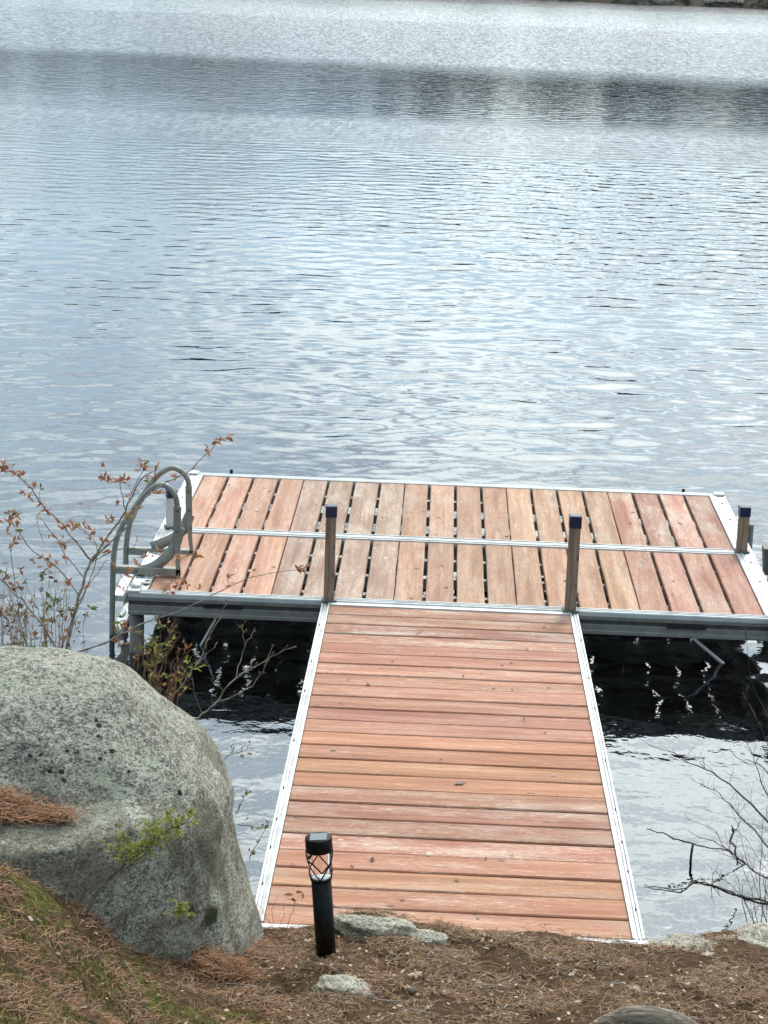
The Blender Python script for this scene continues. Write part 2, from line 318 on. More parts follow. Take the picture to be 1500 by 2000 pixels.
# ------------------------------------------------------------------ water
def water_mat():
    w = M('lake_water'); nt = w.nt; b = w.b; w.n.remove(b)
    outn = [n for n in w.n if n.type == 'OUTPUT_MATERIAL'][0]
    P = w.pos(); X, Y, Z = w.sep(P)
    yy = w.math('ADD', Y, w.math('MULTIPLY', X, .10))
    wob = w.noise(w.pos((.03, .05, 1)), 1., 4, .6)
    yw = w.math('ADD', yy, w.math('MULTIPLY', w.math('SUBTRACT', wob, .5), 7.0))
    # ruffled (1) and calm (0) lanes that the wind leaves across the lake, by distance from the shore
    lane = w.node('ShaderNodeValToRGB'); e = lane.color_ramp.elements
    for _ in range(7): e.new(.5)
    for i, (d, v) in enumerate([(0, .0), (14, .0), (24.5, .0), (27, .62), (33, .68), (37, .08), (49, .12), (57, .72), (110, .9)]): e[i].position = d/120.; e[i].color = (v, v, v, 1)
    w.val(lane.inputs[0], w.math('DIVIDE', yw, 120.0)); ruf = lane.outputs[0]
    # to the left the calm lane is broken up by wind
    lft = w.mr(w.math('ADD', X, w.math('MULTIPLY', w.math('SUBTRACT', wob, .5), 12.)), -4.0, 4.0, .5, 0.)
    lft = w.math('MULTIPLY', lft, w.math('MULTIPLY', w.mr(yw, 14, 18), w.mr(yw, 36, 40, 1., .75)))
    ruf = w.math('MAXIMUM', ruf, lft)
    calm = w.math('SUBTRACT', 1.0, w.math('MULTIPLY', w.mr(yw, 34, 38), w.mr(ruf, .0, .5, .12, .0)))
    pat = w.mr(w.noise(w.pos((.10, .16, 1)), 1., 3, .55, .6), .36, .66, .45, 1.25)        # gusts: stronger and weaker ripple patches
    right = w.mr(w.math('ADD', X, w.math('MULTIPLY', Y, .05)), -2.5, 3.5)
    crest = w.math('MULTIPLY', w.math('MULTIPLY', w.mr(yw, 12, 17), w.mr(yw, 29, 26)), w.math('MULTIPLY_ADD', right, .7, .06))
    far = w.mr(yw, 28, 33)
    near = 1.0
    h1 = w.noise(w.pos((3.6, 3.2, 1), (0, 0, .16)), 1.0, 3, .5, .5)      # 25 cm ripples, beyond the modelled waves
    h3 = w.noise(w.pos((15, 14, 1), (0, 0, .25)), 1.0, 2, .5)            # fine chop
    h4 = w.noise(w.pos((12, 1.6, 1)), 1.0, 3, .7)                            # grain of the distant ruffled water
    out_ = w.math('MAXIMUM', w.mr(Y, 32, 40, .15, .8), w.mr(Y, .5, -1.5, .0, .38))
    hh = w.math('ADD', w.math('MULTIPLY', h4, w.math('MULTIPLY', ruf, .006)), w.math('ADD', w.math('MULTIPLY', w.math('MULTIPLY', h1, out_), .020), w.math('MULTIPLY', h3, w.math('MULTIPLY_ADD', ruf, .004, w.mr(Y, 1.0, -1.2, .0012, .0042)))))
    bn = w.node('ShaderNodeBump'); bn.inputs['Distance'].default_value = 1.0
    w.val(bn.inputs['Height'], hh); w.val(bn.inputs['Strength'], w.math('MULTIPLY', near, w.math('MULTIPLY', w.math('MULTIPLY_ADD', ruf, 1.25, .7), calm)))
    gl = w.node('ShaderNodeBsdfGlossy'); gl.inputs['Color'].default_value = (.93, .97, 1., 1)
    gr = w.mr(w.noise(w.pos((9, 1.3, 1)), 1., 5, .8), .38, .62, .72, 1.25)
    w.val(gl.inputs['Roughness'], w.math('MULTIPLY_ADD', w.math('MULTIPLY', ruf, gr), .18, .02)); w.l.new(bn.outputs[0], gl.inputs['Normal'])
    tr = w.node('ShaderNodeBsdfTransparent'); tr.inputs['Color'].default_value = (.30, .36, .36, 1)
    fr = w.node('ShaderNodeFresnel'); fr.inputs['IOR'].default_value = 1.98; w.l.new(bn.outputs[0], fr.inputs['Normal'])
    ms = w.node('ShaderNodeMixShader'); w.l.new(fr.outputs[0], ms.inputs[0]); w.l.new(tr.outputs[0], ms.inputs[1]); w.l.new(gl.outputs[0], ms.inputs[2])
    w.l.new(ms.outputs[0], outn.inputs['Surface']); return w.m
WATER = water_mat()
wx = axis(-11, 13, .045, (-400, 400), 30)
ya = np.arange(-3.9, 40, .05); g_ = np.geomspace(.055, 1, 40); wy = np.concatenate([ya, ya[-1] + (262-ya[-1])*(g_[1:]-.055)/(1-.055)])
XX, YY = np.meshgrid(wx, wy, indexing='ij')
def vn(x, y, sx, sy, seed):                       # smooth value noise, bilinear on a random lattice
    r_ = np.random.default_rng(seed); L_ = r_.random((64, 64)); a = x*sx; b = y*sy; i0 = np.floor(a).astype(int); j0 = np.floor(b).astype(int); f = a-i0; g = b-j0; f = f*f*(3-2*f); g = g*g*(3-2*g)
    q = lambda i, j: L_[i % 64, j % 64]
    return (q(i0,j0)*(1-f)+q(i0+1,j0)*f)*(1-g) + (q(i0,j0+1)*(1-f)+q(i0+1,j0+1)*f)*g
pat = .55 + .9*smooth(.25, .8, .6*vn(XX, YY, .22, .30, 3)+.4*vn(XX, YY, .7, .8, 4))
yw_ = YY + .10*XX + 2.*(vn(XX, YY, .12, .1, 9)-.5)
rgt = smooth(-3., 3., XX + .05*YY)
amp = pat*(.80 - .12*smooth(-1, 3, YY) + .12*smooth(9, 15, YY)) * (1 + .10*rgt*smooth(9, 17, yw_)*smooth(28, 25.5, yw_)) * (1-.6*smooth(25, 28, yw_)) * (1-.45*(1-rgt)*smooth(12, 18, yw_))
amp *= smooth(41, 35, YY)*smooth(-11.5, -9.5, XX)*smooth(13.5, 11.5, XX)
H_ = np.zeros_like(XX); r_ = np.random.default_rng(5); NW = 56
for k_ in range(NW):
    lam = .14*(.66/.14)**(((k_+.5)/NW)**1.25); kk = 2*math.pi/lam; th = -math.pi/2 + .22 + r_.normal(0, .62)
    H_ += (.056*math.sqrt(2/NW)/kk)*np.sin(kk*(XX*math.cos(th)+YY*math.sin(th)) + r_.random()*6.283 + .8*vn(XX, YY, .5, .5, 20+k_))
ZW = WZ + H_*amp
nx, ny = XX.shape; idx = np.arange(nx*ny).reshape(nx, ny)
F = np.stack([idx[:-1,:-1], idx[1:,:-1], idx[1:,1:], idx[:-1,1:]], -1).reshape(-1, 4)
tag(npmesh('lake_water', np.stack([XX, YY, ZW], -1).reshape(-1, 3), F, WATER, True), kind='structure')
# ------------------------------------------------------------------ far shore
FS = M('far_shore_bank', .95, spec=.1); _p = FS.pos((1,1,2)); _a = FS.noise(_p, 1.1, 7, .75, .5); _b = FS.noise(_p, .22, 4, .6)
FS.base(FS.mix(FS.mr(_b, .42, .6), FS.mix(FS.mr(_a, .38, .62), (.030,.026,.020), (.17,.125,.09)), FS.mix(FS.mr(_a, .4, .6), (.05,.045,.035), (.16,.15,.11)))); FS = FS.m
fx = np.linspace(-150, 190, 171); ft = np.array([0, .6, 1.4, 3, 6, 12, 22, 40, 70, 110.])
sh0 = lambda x: 165 - .045*x*0 - .25*(x-15)*.0 + 3*np.sin(x*.05) + 1.2*np.sin(x*.31)
A, B = np.meshgrid(fx, np.arange(len(ft)), indexing='ij'); D_ = ft[B.astype(int)]
Yf = 165 + .35*np.maximum(4-A, 0) - .10*np.maximum(A-4,0) + .9*np.sin(A*.31) + D_
Zf = WZ - .5 + np.where(D_ > 0, .5, 0) + .75*np.minimum(D_, 2.4) + .06*np.clip(D_-2.4, 0, 30) + .16*np.clip(D_-10, 0, 30) + .10*np.clip(D_-40, 0, 99) + .35*np.sin(A*1.3+D_)*np.minimum(D_, 1)*.6
idx = np.arange(A.size).reshape(A.shape); F = np.stack([idx[:-1,:-1], idx[1:,:-1], idx[1:,1:], idx[:-1,1:]], -1).reshape(-1, 4)
tag(npmesh('far_shore', np.stack([A, Yf, Zf], -1).reshape(-1, 3), F, FS, True), kind='structure')
def shoreY(x): return 165 + .35*max(4-x, 0) - .10*max(x-4, 0) + .9*math.sin(x*.31)
LEAFD = M('far_foliage', .8, spec=.1); _g = LEAFD.node('ShaderNodeNewGeometry'); LEAFD.base(LEAFD.ramp(_g.outputs['Random Per Island'], [(0, (.025,.050,.050)), (.5, (.055,.085,.080)), (.85, (.09,.10,.085)), (1, (.14,.11,.085))])); LEAFD = LEAFD.m
V = []; nT = 620
for k in range(nT):
    x = random.uniform(-140, 180); d = random.uniform(3, 40); y = shoreY(x) + d; zb = WZ + 1.7 + .06*max(d-2.4, 0) + .16*max(d-10, 0)
    H = random.uniform(5, 9.5)*(1 if d < 12 else .75); n = 170; t = rng.random(n)**.8; pine = random.random() < .6
    r = (H*.26*(1-t)+.5)*np.sqrt(rng.random(n)) if pine else H*.34*np.sqrt(np.clip(1-(2*t-1)**2, 0, 1))*np.sqrt(rng.random(n))
    a = rng.random(n)*6.283; cz = zb + H*(.12+.88*t)
    c = np.stack([x+r*np.cos(a), y+r*np.sin(a), cz], -1)
    e1 = rng.normal(size=(n,3)); e1 /= np.linalg.norm(e1, axis=1)[:,None]; e2 = np.cross(e1, rng.normal(size=(n,3))); e2 /= np.linalg.norm(e2, axis=1)[:,None]
    s = rng.uniform(.5, 1.1, (n,1)); V.append(np.stack([c-e1*s, c-e2*s*.6, c+e1*s, c+e2*s*.6], 1).reshape(-1, 3))
    # trunk as a thin three-sided spar
    tv = []
    for q in range(3):
        a0 = q*2.094; a1 = a0+2.094; tv += [(x+.22*math.cos(a0), y+.22*math.sin(a0), zb-1), (x+.22*math.cos(a1), y+.22*math.sin(a1), zb-1), (x+.05*math.cos(a1), y+.05*math.sin(a1), zb+H*.9), (x+.05*math.cos(a0), y+.05*math.sin(a0), zb+H*.9)]
    V.append(np.array(tv))
V = np.concatenate(V); F = np.arange(len(V)).reshape(-1, 4)
tag(npmesh('far_woods', V, F, LEAFD), 'dark mixed woods along the bank on the far side of the lake', 'woods', kind='stuff')
def rock(name, loc, size, seed, mat, sub=3, amp=.18, rot=0., flat=0.0):
    import bmesh
    bm = bmesh.new(); bmesh.ops.create_icosphere(bm, subdivisions=sub, radius=1)
    for v in bm.verts:
        d = v.co.normalized(); n = mn.fractal(d*1.3+Vector((seed*7.1, seed, 0)), .9, 2.1, 4)
        c = d*(1+amp*n*1.6); c.z = c.z if c.z < .6-flat else .6-flat+(c.z-.6+flat)*.35
        v.co = Vector((c.x*size[0], c.y*size[1], c.z*size[2]))
    me = bpy.data.meshes.new(name); bm.to_mesh(me); bm.free(); me.materials.append(mat); me.polygons.foreach_set('use_smooth', [True]*len(me.polygons))
    o = bpy.data.objects.new(name, me); COL.objects.link(o); o.location = loc; o.rotation_euler.z = rot; return o
FROCK = rock_mat('far_rock', (.16,.13,.10), (.52,.44,.36), (.40,.34,.27), .05).m
for u, w_, h_, lab in [(1262, 1.0, .55, 'pale rock ledge on the far shore, leftmost of the far rocks'), (1288, 1.5, .9, 'broad pale granite slab on the far shore beside the leftmost ledge'),
                 (1385, .7, .45, 'small grey rock at the far waterline between the slab and the stone steps'), (1412, .9, .35, 'low rounded rock at the far waterline right below the stone steps'), (1440, .8, .4, 'grey rock at the far waterline, rightmost of the far rocks')]:
    p = atz(u, 6+(u-1000)*.035, WZ); yy_ = shoreY(p.x) + .9
    q = CAM + (p-CAM)*((yy_-CAM.y)/(p.y-CAM.y)); o = rock('far_rock', (q.x, yy_, WZ+.45), (w_*.75, .6, h_*.6), u*.013, FROCK, 2)
    tag(o, lab, 'rock', 'rocks along the far shore')
st = MB()
q = atz(1425, 18, WZ); yy_ = shoreY(q.x); q = CAM + (q-CAM)*((yy_-CAM.y)/(q.y-CAM.y))
se = empty('stone_steps', (q.x, yy_, WZ), 'small pale stone steps climbing the bank on the far shore', 'steps')
for k in range(4):
    MB().bev(-.9, .6+k*.45, .4+k*.24, .9, 1.1+k*.45, .64+k*.24, .03).build('step', FROCK, se)
# ------------------------------------------------------------------ the dock platform
DW, DD, YS = 3.048, 2.37, 1.14            # width, depth, seam
dock = empty('dock_platform', (0, 0, 0), 'wide red cedar dock platform on the lake with aluminium frame', 'dock')
def frame_x(yo, yi, zt=.006, h=.108, sgn=1):
    """edge rail along x: profile with a twin-ridged top and a ribbed outer face; yo outer y, yi inner y"""
    s = 1 if yi > yo else -1; w = abs(yi-yo); z = zt
    pr = [(0, z), (.006, z), (.007, z-.004), (w*.45, z-.004), (w*.47, z), (w*.58, z), (w*.60, z-.004), (w-.006, z-.004), (w-.005, z), (w, z), (w, z-.03), (.012, z-.03),
          (.012, z-h), (-.004, z-h), (-.004, z-h+.014), (.001, z-h+.018), (.001, z-h*.62), (.009, z-h*.58), (.009, z-h*.42), (.001, z-h*.38), (.001, z-.028), (-.003, z-.022), (-.003, z-.004)]
    return [(yo + s*a, b) for a, b in pr]
def frame_y(xo, xi, **k): return frame_x(xo, xi, **k)
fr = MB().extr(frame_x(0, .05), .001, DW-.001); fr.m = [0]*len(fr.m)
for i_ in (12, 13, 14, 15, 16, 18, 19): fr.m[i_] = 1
fr.m[17] = 2  # groove floor coloured darkest, shade of the recess put into the metal
fr = fr.build('front_rail', [ALUW, FASC, metal_mat('fascia_groove_shade', (.055,.054,.05), .6, .2, .1)], dock)
MB().extr(frame_x(DD, DD-.05), .001, DW-.001).build('rear_rail', ALU, dock)
def seam_prof(y0, y1, z=.006):
    return [(y0, z), (y0+.006, z), (y0+.007, z-.005), (y1-.012, z-.005), (y1-.011, z), (y1, z), (y1, z-.11), (y1-.006, z-.11), (y1-.006, z-.03), (y0, z-.03)]
MB().extr(seam_prof(YS-.046, YS-.003), .088, DW-.088).build('seam_rail', ALUW, dock)
MB().extr([(2*YS-a, b) for a, b in seam_prof(YS-.046, YS-.003)], .088, DW-.088).build('seam_rail', ALUW, dock)
def side_prof(x0, x1, s, z=.008):
    w = abs(x1-x0)
    pr = [(0, z), (.008, z), (.009, z-.005), (w-.034, z-.005), (w-.033, z), (w-.026, z), (w-.025, z-.004), (w-.006, z-.004), (w-.005, z), (w, z), (w, z-.03), (.014, z-.03), (.014, z-.13), (0, z-.13)]
    return [(x0+s*a, b) for a, b in pr]
for (x0, x1, s) in ((-.004, .084, 1), (DW+.004, DW-.084, -1)):
    MB().extr(side_prof(x0, x1, s), .052, YS-.002, 'y').build('side_rail', ALUW, dock)
    MB().extr(side_prof(x0, x1, s), YS+.002, DD-.052, 'y').build('side_rail', ALUW, dock)
for x in (.0, DW-.05):
    for y in (0.0, DD-.05):
        MB().bev(x-.006, y-.007, .0075, x+.056, y+.057, .0165, .003).build('corner_cap', ALUW, dock)
# cross joists under the boards, seen through the gaps
for (ya, yb) in ((.05, YS-.046), (YS+.046, DD-.05)):
    for t in (.2, .5, .8):
        y = ya + (yb-ya)*t
        MB().box(.09, y-.02, -.085, DW-.09, y+.02, -.034).build('joist', JOIST, dock)
# boards
TONES = {'a': (.45,.258,.185), 'b': (.40,.275,.215), 'c': (.46,.28,.19), 'd': (.45,.285,.19), 'e': (.42,.228,.17)}
def plank_mesh(L, w, seed):
    r = random.Random(seed); n = 5; vs = []; fs = []; c = .0035
    for i in range(n):
        x = -L/2 + L*i/(n-1); dz = r.uniform(-.0012, .0012); dw = r.uniform(-.0015, .0015)
        for (y, z) in ((-w/2-dw, -.028), (-w/2-dw, -c), (-w/2-dw+c, 0), (w/2+dw-c, 0), (w/2+dw, -c), (w/2+dw, -.028)): vs.append((x, y, z+dz))
    for i in range(n-1):
        for k in range(6):
            k2 = (k+1) % 6; fs.append((i*6+k, (i+1)*6+k, (i+1)*6+k2, i*6+k2))
    fs += [tuple(range(6)), tuple(range((n-1)*6, n*6))[::-1]]
    m = MB(); m.add(vs, fs); return m.mesh('plank', WOOD)
pitch = (DW-2*.085)/20
for row, (ya, yb) in enumerate(((.0525, YS-.049), (YS+.049, DD-.0525))):
    pm = [plank_mesh(yb-ya, pitch-.0135, 10*row+k) for k in range(4)]; base = ['a','b','c','d','e'] if row == 0 else ['a','b','c','d','e']
    wears = [.35, .8, .35, .45, .5] if row == 0 else [.45, 1.0, .4, .45, .8]
    for i in range(20):
        g = i//4; k = i % 4
        off = (k-1.5)*(-.0028)*-1.0                  # boards of one lift-out panel sit a little apart, panels butt close
        x = .085 + pitch*(i+.5) - (k-1.5)*.0000 + (1.5-k)*.0 + ((k-1.5)*.0028)
        o = bpy.data.objects.new('plank', pm[random.randrange(4)]); COL.objects.link(o); o.parent = dock
        o.location = (x, (ya+yb)/2, random.uniform(-.001, .001)); o.rotation_euler = (random.uniform(-.004, .004), 0, math.pi/2 + random.choice((0, math.pi)) + random.uniform(-.0012, .0012))
        t = TONES[base[g]]; j = random.uniform(.92, 1.08)
        if g == 2 and row == 0: t = TONES['c'] if k < 2 else TONES['d']
        if g == 3 and k in (1, 2) and row == 0: t = (.45,.262,.175)
        o['tone'] = [t[0]*j, t[1]*j, t[2]*j*random.uniform(.94, 1.06), 1.0]; o['wear'] = wears[g]*random.uniform(.7, 1.2)
# support legs, braces
def leg(x, y, top, parent, r=.024, bot=-1.15, name='leg'):
    return MB().tube([(x, y, bot), (x, y, top)], r, 12).build(name, RUSTPOLE, parent, True)
leg(.035, .02+.035, -.125, dock, .034); leg(.03, DD-.05, -.125, dock); leg(.04, YS+.06, -.13, dock)
leg(DW-.03, -.035, .02, dock, .030); leg(DW-.03, DD-.05, -.125, dock); leg(DW+.12, YS+.02, -.05, dock, .026)
MB().tube([(.42, .10, -.10), (.17, .3, -.62)], .006, 8).build('brace', ALU, dock, True)
MB().tube([(2.62, .10, -.115), (2.98, .35, -.46), (3.03, .38, -.52)], .0085, 8).build('brace', ALU, dock, True)
# back stubs
for u, v0 in ((452, 917), (1335, 955)):
    p = at(u, v0, DD+.03); MB().tube([(p.x, DD+.03, -.5), (p.x, DD+.03, p.z)], .009, 8).build('pin', DARKM, dock, True)
# maker's plates on the fascia
def plate(u0, v0, u1, v1):
    a = at(u0, v0, 0); b = at(u1, v1, 0); 
    o = MB().box(a.x, -.0075, b.z, b.x, -.0042, a.z).build('name_plate', LABELM, dock)
plate(398, 1181, 474, 1190); plate(1302, 1220, 1378, 1230)
# bolts on the rails
bm_ = MB().tube([(0, 0, 0), (0, 0, .004)], .0055, 8).mesh('bolt', BOLT)
def bolt(x, y, z, par, rx=0.):
    o = bpy.data.objects.new('bolt', bm_); COL.objects.link(o); o.parent = par; o.location = (x, y, z); o.rotation_euler.x = rx; return o
for y in (.25, .62, .95, 1.4, 1.8, 2.15):
    bolt(.03, y, .0035, dock); bolt(DW-.03, y, .0035, dock)
for x in (.3, .9, 1.36, 1.39, 1.8, 2.5): bolt(x, YS-.025, .001, dock)
# bracket posts of timber with blue caps
def post(x, y, top, w=.046, cap=.052, rot=0., tone=None):
    e = MB().bev(-w/2, -w/2, .0, w/2, w/2, top-cap+.004, .002).build('mooring_post', POSTW, dock, loc=(x, y, .012)); e.rotation_euler.z = rot
    MB().bev(-w/2-.003, -w/2-.003, top-cap, w/2+.003, w/2+.003, top, .004).build('cap', BLUE, e)
    MB().bev(-w/2-.009, -w/2-.009, -.006, w/2+.012, w/2+.009, .004, .002).build('socket', BOLT, e)
    return e
GX0, GX1 = .907, 2.089
post(.936, -.005, .452, .046, .052, .10); post(2.055, -.005, .452, .050, .056, .02); post(2.995, YS+.01, .235, .050, .05, .05)
pl = at(336, 1026, YS+.02); post(pl.x-.005, YS+.02, .20, .046, .044, .3).active_material = ALUW
# brackets on the right edge
for y in (1.80, .55):
    o = MB().bev(DW+.006, y-.05, -.03, DW+.062, y+.05, .012, .004).build('bracket', ALUW, dock)
    MB().tube([(DW+.085, y, -1.2), (DW+.085, y, -.02)], .018, 10).build('bracket_pipe', RUSTPOLE, dock, True)
mt = MB().extr([(DW+.06, .03), (DW+.165, .03), (DW+.15, -.11), (DW+.075, -.11)], 1.13, 1.22, 'y').build('mount', RUSTPOLE, dock)
m2 = MB(); m2.tube([(DW+.15, 1.2, .035), (DW+.18, 1.16, .045), (DW+.20, 1.12, .01)], .006, 6); m2.tube([(DW+.165, 1.17, -.05), (DW+.20, 1.14, -.03), (DW+.205, 1.13, -.085)], .007, 6)
m2.build('latch', RUSTPOLE, mt, True)
MB().tube([(.03, .055, .012), (.03, .055, .03)], .026, 12).build('leg_cap', ALUW, dock, True)
mp = MB().bev(.0, .12, .0115, .085, .18, .018, .003).build('hinge_plate', ALUW, dock)
MB().tube([(.07, .15, .018), (.07, .15, .0205)], .012, 12).build('hinge_bolt', BOLT, mp, True)
# ------------------------------------------------------------------ gangway
GL, GS = 3.525, -.02547
gang = empty('gangway', (0, 0, 0), 'red cedar gangway leading from the bank out to the dock platform', 'gangway')
gang.location = (0, -.06, 0); gang.rotation_euler.x = math.atan(GS)
def gprof(x0, s):
    w = .037; z = .008
    pr = [(0, z), (.007, z), (.008, z-.008), (.013, z-.008), (.0135, z-.001), (.018, z-.001), (.019, z-.008), (w-.006, z-.004), (w-.005, z+.001), (w, z+.001), (w, z-.03), (.02, z-.03), (.02, z-.115), (-.003, z-.115), (-.003, z-.02)]
    return [(x0+s*a, b) for a, b in pr]
for x0, s in ((GX0, 1), (GX1, -1)):
    MB().extr(gprof(x0, s), -GL, 0, 'y').build('side_rail', ALUW, gang)
    for k, y in enumerate((-.4, -.95, -1.35, -1.95, -2.45, -2.75, -3.0, -3.3)): bolt(x0+s*.0105, y + .07*(s > 0), .002, gang)
MB().extr([(-.008, .008), (.028, .008), (.028, -.11), (-.008, -.11)], GX0+.03, GX1-.03).build('end_plate', ALUW, gang)
MB().bev(GX0-.01, -GL-.035, -.07, GX1+.01, -GL-.003, .004, .004).build('end_plate', ALUW, gang)
for y in np.linspace(-3.2, -.3, 6): MB().box(GX0+.022, y-.02, -.08, GX1-.022, y+.02, -.032).build('joist', JOIST, gang)
gp = GL/24; gm = [plank_mesh(GX1-GX0-.078, gp-.0115, 50+k) for k in range(5)]
gt = [(.385,.195,.135), (.43,.212,.142), (.435,.212,.148), (.44,.218,.13), (.39,.192,.132), (.42,.212,.13)]
gw = [.9, .35, .2, .15, .85, .6]
for i in range(24):
    g = i//4; k = i % 4; o = bpy.data.objects.new('plank', gm[random.randrange(5)]); COL.objects.link(o); o.parent = gang
    o.location = ((GX0+GX1)/2, -gp*(i+.5) - (k-1.5)*.0024, random.uniform(-.0015, .001)); o.rotation_euler = (random.uniform(-.006, .006), 0, random.choice((0, math.pi)) + random.uniform(-.0015, .0015))
    t = gt[g]; j = random.uniform(.9, 1.08); o['tone'] = [t[0]*j, t[1]*j*random.uniform(.95, 1.05), t[2]*j, 1.0]; o['wear'] = gw[g]*random.uniform(.6, 1.25)
# ------------------------------------------------------------------ swim ladder
lad = empty('swim_ladder', (.2, .5, .01), 'grey tubular swim ladder with two arched rails hooked over the left dock edge', 'ladder')
lad.location = (0, 0, 0)
def bez(P, n=4):
    P = [Vector(p) for p in P]; o = []
    for i in range(len(P)-1):
        a, b, c, d = P[max(i-1,0)], P[i], P[i+1], P[min(i+2,len(P)-1)]
        for k in range(n):
            t = k/n; o.append(.5*((2*b)+(c-a)*t+(2*a-5*b+4*c-d)*t*t+(3*b-a-3*c+d)*t**3))
    return o+[P[-1]]
def flat(pts, w, th, y):
    """flat bar following pts in the xz plane at depth y, width w (per point), thickness th"""
    n = len(pts); vs = []
    if not hasattr(w, '__len__'): w = [w]*n
    for i, p in enumerate(pts):
        d = (pts[min(i+1,n-1)]-pts[max(i-1,0)]); d = Vector((d.x, 0, d.z)).normalized(); nn = Vector((-d.z, 0, d.x))*w[i]/2
        vs += [(p.x+nn.x, y-th/2, p.z+nn.z), (p.x-nn.x, y-th/2, p.z-nn.z), (p.x-nn.x, y+th/2, p.z-nn.z), (p.x+nn.x, y+th/2, p.z+nn.z)]
    fs = [(0,1,2,3), (4*n-1, 4*n-2, 4*n-3, 4*n-4)]
    for i in range(n-1):
        for k in range(4): fs.append((4*i+k, 4*i+4+k, 4*i+4+(k+1) % 4, 4*i+(k+1) % 4))
    return vs, fs
YN, YF = .286, .72
def rail(Y, hoop, upr, cres, bar, wid):
    P = bez([at(u, v, Y) for u, v in hoop]); P = [p for p in P]
    low = P[-1].copy(); P += [Vector((low.x, Y, -.3)), Vector((low.x+.005, Y, -.9))]
    MB().tube(P, .0135, 12).build('hoop_rail', TUBE, lad, True)
    u_ = [at(u, v, Y) for u, v in upr]; b = MB(); b.add(*flat(u_, [wid, wid, wid*.62, wid*.55], .012, Y-.014)); b.build('upright', TUBE, lad)
    c_ = bez([at(u, v, Y) for u, v in cres], 5); b = MB(); b.add(*flat(c_, [.05]*len(c_), .008, Y-.004)); b.build('curved_brace', TUBE, lad, True)
    b_ = [at(u, v, Y) for u, v in bar]; z0 = b_[0].z
    x0, x1 = b_[0].x, b_[-1].x; MB().bev(x0, Y-.02, z0-.035, x1, Y+.02, z0, .003).build('base_bar', TUBE, lad)
rail(YN, [(347,992),(343,970),(333,955),(317,947),(298,953),(277,973),(257,1000),(242,1022),(231,1045),(224,1072),(221,1105),(220,1150),(219,1200)],
     [(347,988),(347,1040),(348,1085),(349,1127)], [(350,1030),(345,1058),(328,1085),(300,1107),(268,1116)], [(222,1104),(353,1112)], .036)
rail(YF, [(370,955),(366,935),(353,920),(336,914),(317,922),(300,938),(283,962),(267,985),(257,1008),(250,1040),(246,1075),(246,1110),(246,1160)],
     [(369,948),(370,1000),(372,1045),(375,1078)], [(371,1005),(362,1028),(343,1048),(318,1060),(296,1068)], [(252,1068),(377,1073)], .032)
for k, (Y, u, v) in enumerate(((YN, 347, 996), (YF, 370, 958), (YN, 348, 1036), (YF, 371, 996), (YF, 373, 1030), (YN, 268, 1113))):
    p = at(u, v, Y); bolt(p.x, Y-.022, p.z, lad, math.pi/2)
a = at(222, 1163, YN); 
for k, dz in enumerate((0, -.165, -.33)):
    zt = a.z+dz; MB().bev(a.x-.008, YN+.005, zt-.03, a.x+.045, YF-.005, zt, .004).build('tread', ALU, lad)
p0 = at(353, 1112, YN); MB().bev(.11, YN+.03, .022, .20, YN+.06, .036, .003).build('cross_bar', ALUW, lad)
# ------------------------------------------------------------------ boulder
bz = [(.119,.954),(.2,.948),(.295,.931),(.39,.907),(.483,.884),(.577,.868),(.654,.845),(.714,.815),(.774,.77),(.825,.712),(.904,.61),(.947,.552),(.979,.48),(.992,.38),(1.0,.15)]
bz = [(z-.07*float(smooth(.45,.8,z)), x-.004-.018*float(smooth(.6,.3,z))) for z, x in bz]
zs = np.array([-.3, 0.]+[z for z, x in bz]); xr = np.array([1.0, .98]+[x for z, x in bz])
nR, nA = 190, 260
ztop = zs[-1]; tt = np.linspace(0, 1, nR)
zl = -.3 + (ztop+.3)*np.sin(tt*math.pi/2)**.9; XR = np.interp(zl, zs, xr)
h = np.clip((zl+.3)/(ztop+.3), 0, 1); XL = -.95 + (.35)*h**2 + .72*np.clip((h-.8)/.2, 0, 1)**3
yc = -3.78; cap = np.sqrt(np.clip(1-np.clip((zl-.48)/(ztop-.48), 0, 1)**1.7, 0, 1)); YFR = -4.30+ .0*h; yf = yc - .55*cap*(1-.05*h); yb = yc + .62*cap
ang = np.linspace(0, 2*math.pi, nA, endpoint=False)
V = np.zeros((nR, nA, 3)); 
for i in range(nR):
    c, s = np.cos(ang), np.sin(ang); e = 2/2.7
    cx = np.sign(c)*np.abs(c)**e; sy = np.sign(s)*np.abs(s)**e
    mx = (XR[i]+XL[i])/2; wx = (XR[i]-XL[i])/2*(1 if i < nR-1 else 0.0)
    V[i,:,0] = mx + wx*cx; V[i,:,1] = np.where(sy < 0, yc + (yf[i]-yc)*-sy, yc + (yb[i]-yc)*sy); V[i,:,2] = zl[i]
x, y, z = V[...,0], V[...,1], V[...,2]
# lower left shoulder with a ledge on top; shallow scoop at the right foot
front = smooth(-3.95, -4.2, y)
led = .675 - .10*smooth(.55, .95, x)
V[...,1] -= (.17*smooth(.74, .45, x) + .035*smooth(.95,.70,x))*front*smooth(led+.02, led-.012, z)
V[...,1] += .05*front*smooth(.5, .95, x)*smooth(.5, .15, z)
P = V.reshape(-1, 3); cen = np.array([0, -3.78, .35]); dirs = P-cen; dirs /= np.linalg.norm(dirs, axis=1)[:,None]
dn = np.array([mn.fractal(Vector(p)*1.6+Vector((3,1,0)), 1., 2.0, 2)*.045 + mn.fractal(Vector(p)*4.1, .9, 2.2, 3)*.014 + mn.fractal(Vector(p)*9, .8, 2.1, 4)*.006 for p in P.tolist()])
P = P + dirs*dn[:,None]
F = []
idx = np.arange(nR*nA).reshape(nR, nA); j2 = np.roll(np.arange(nA), -1)
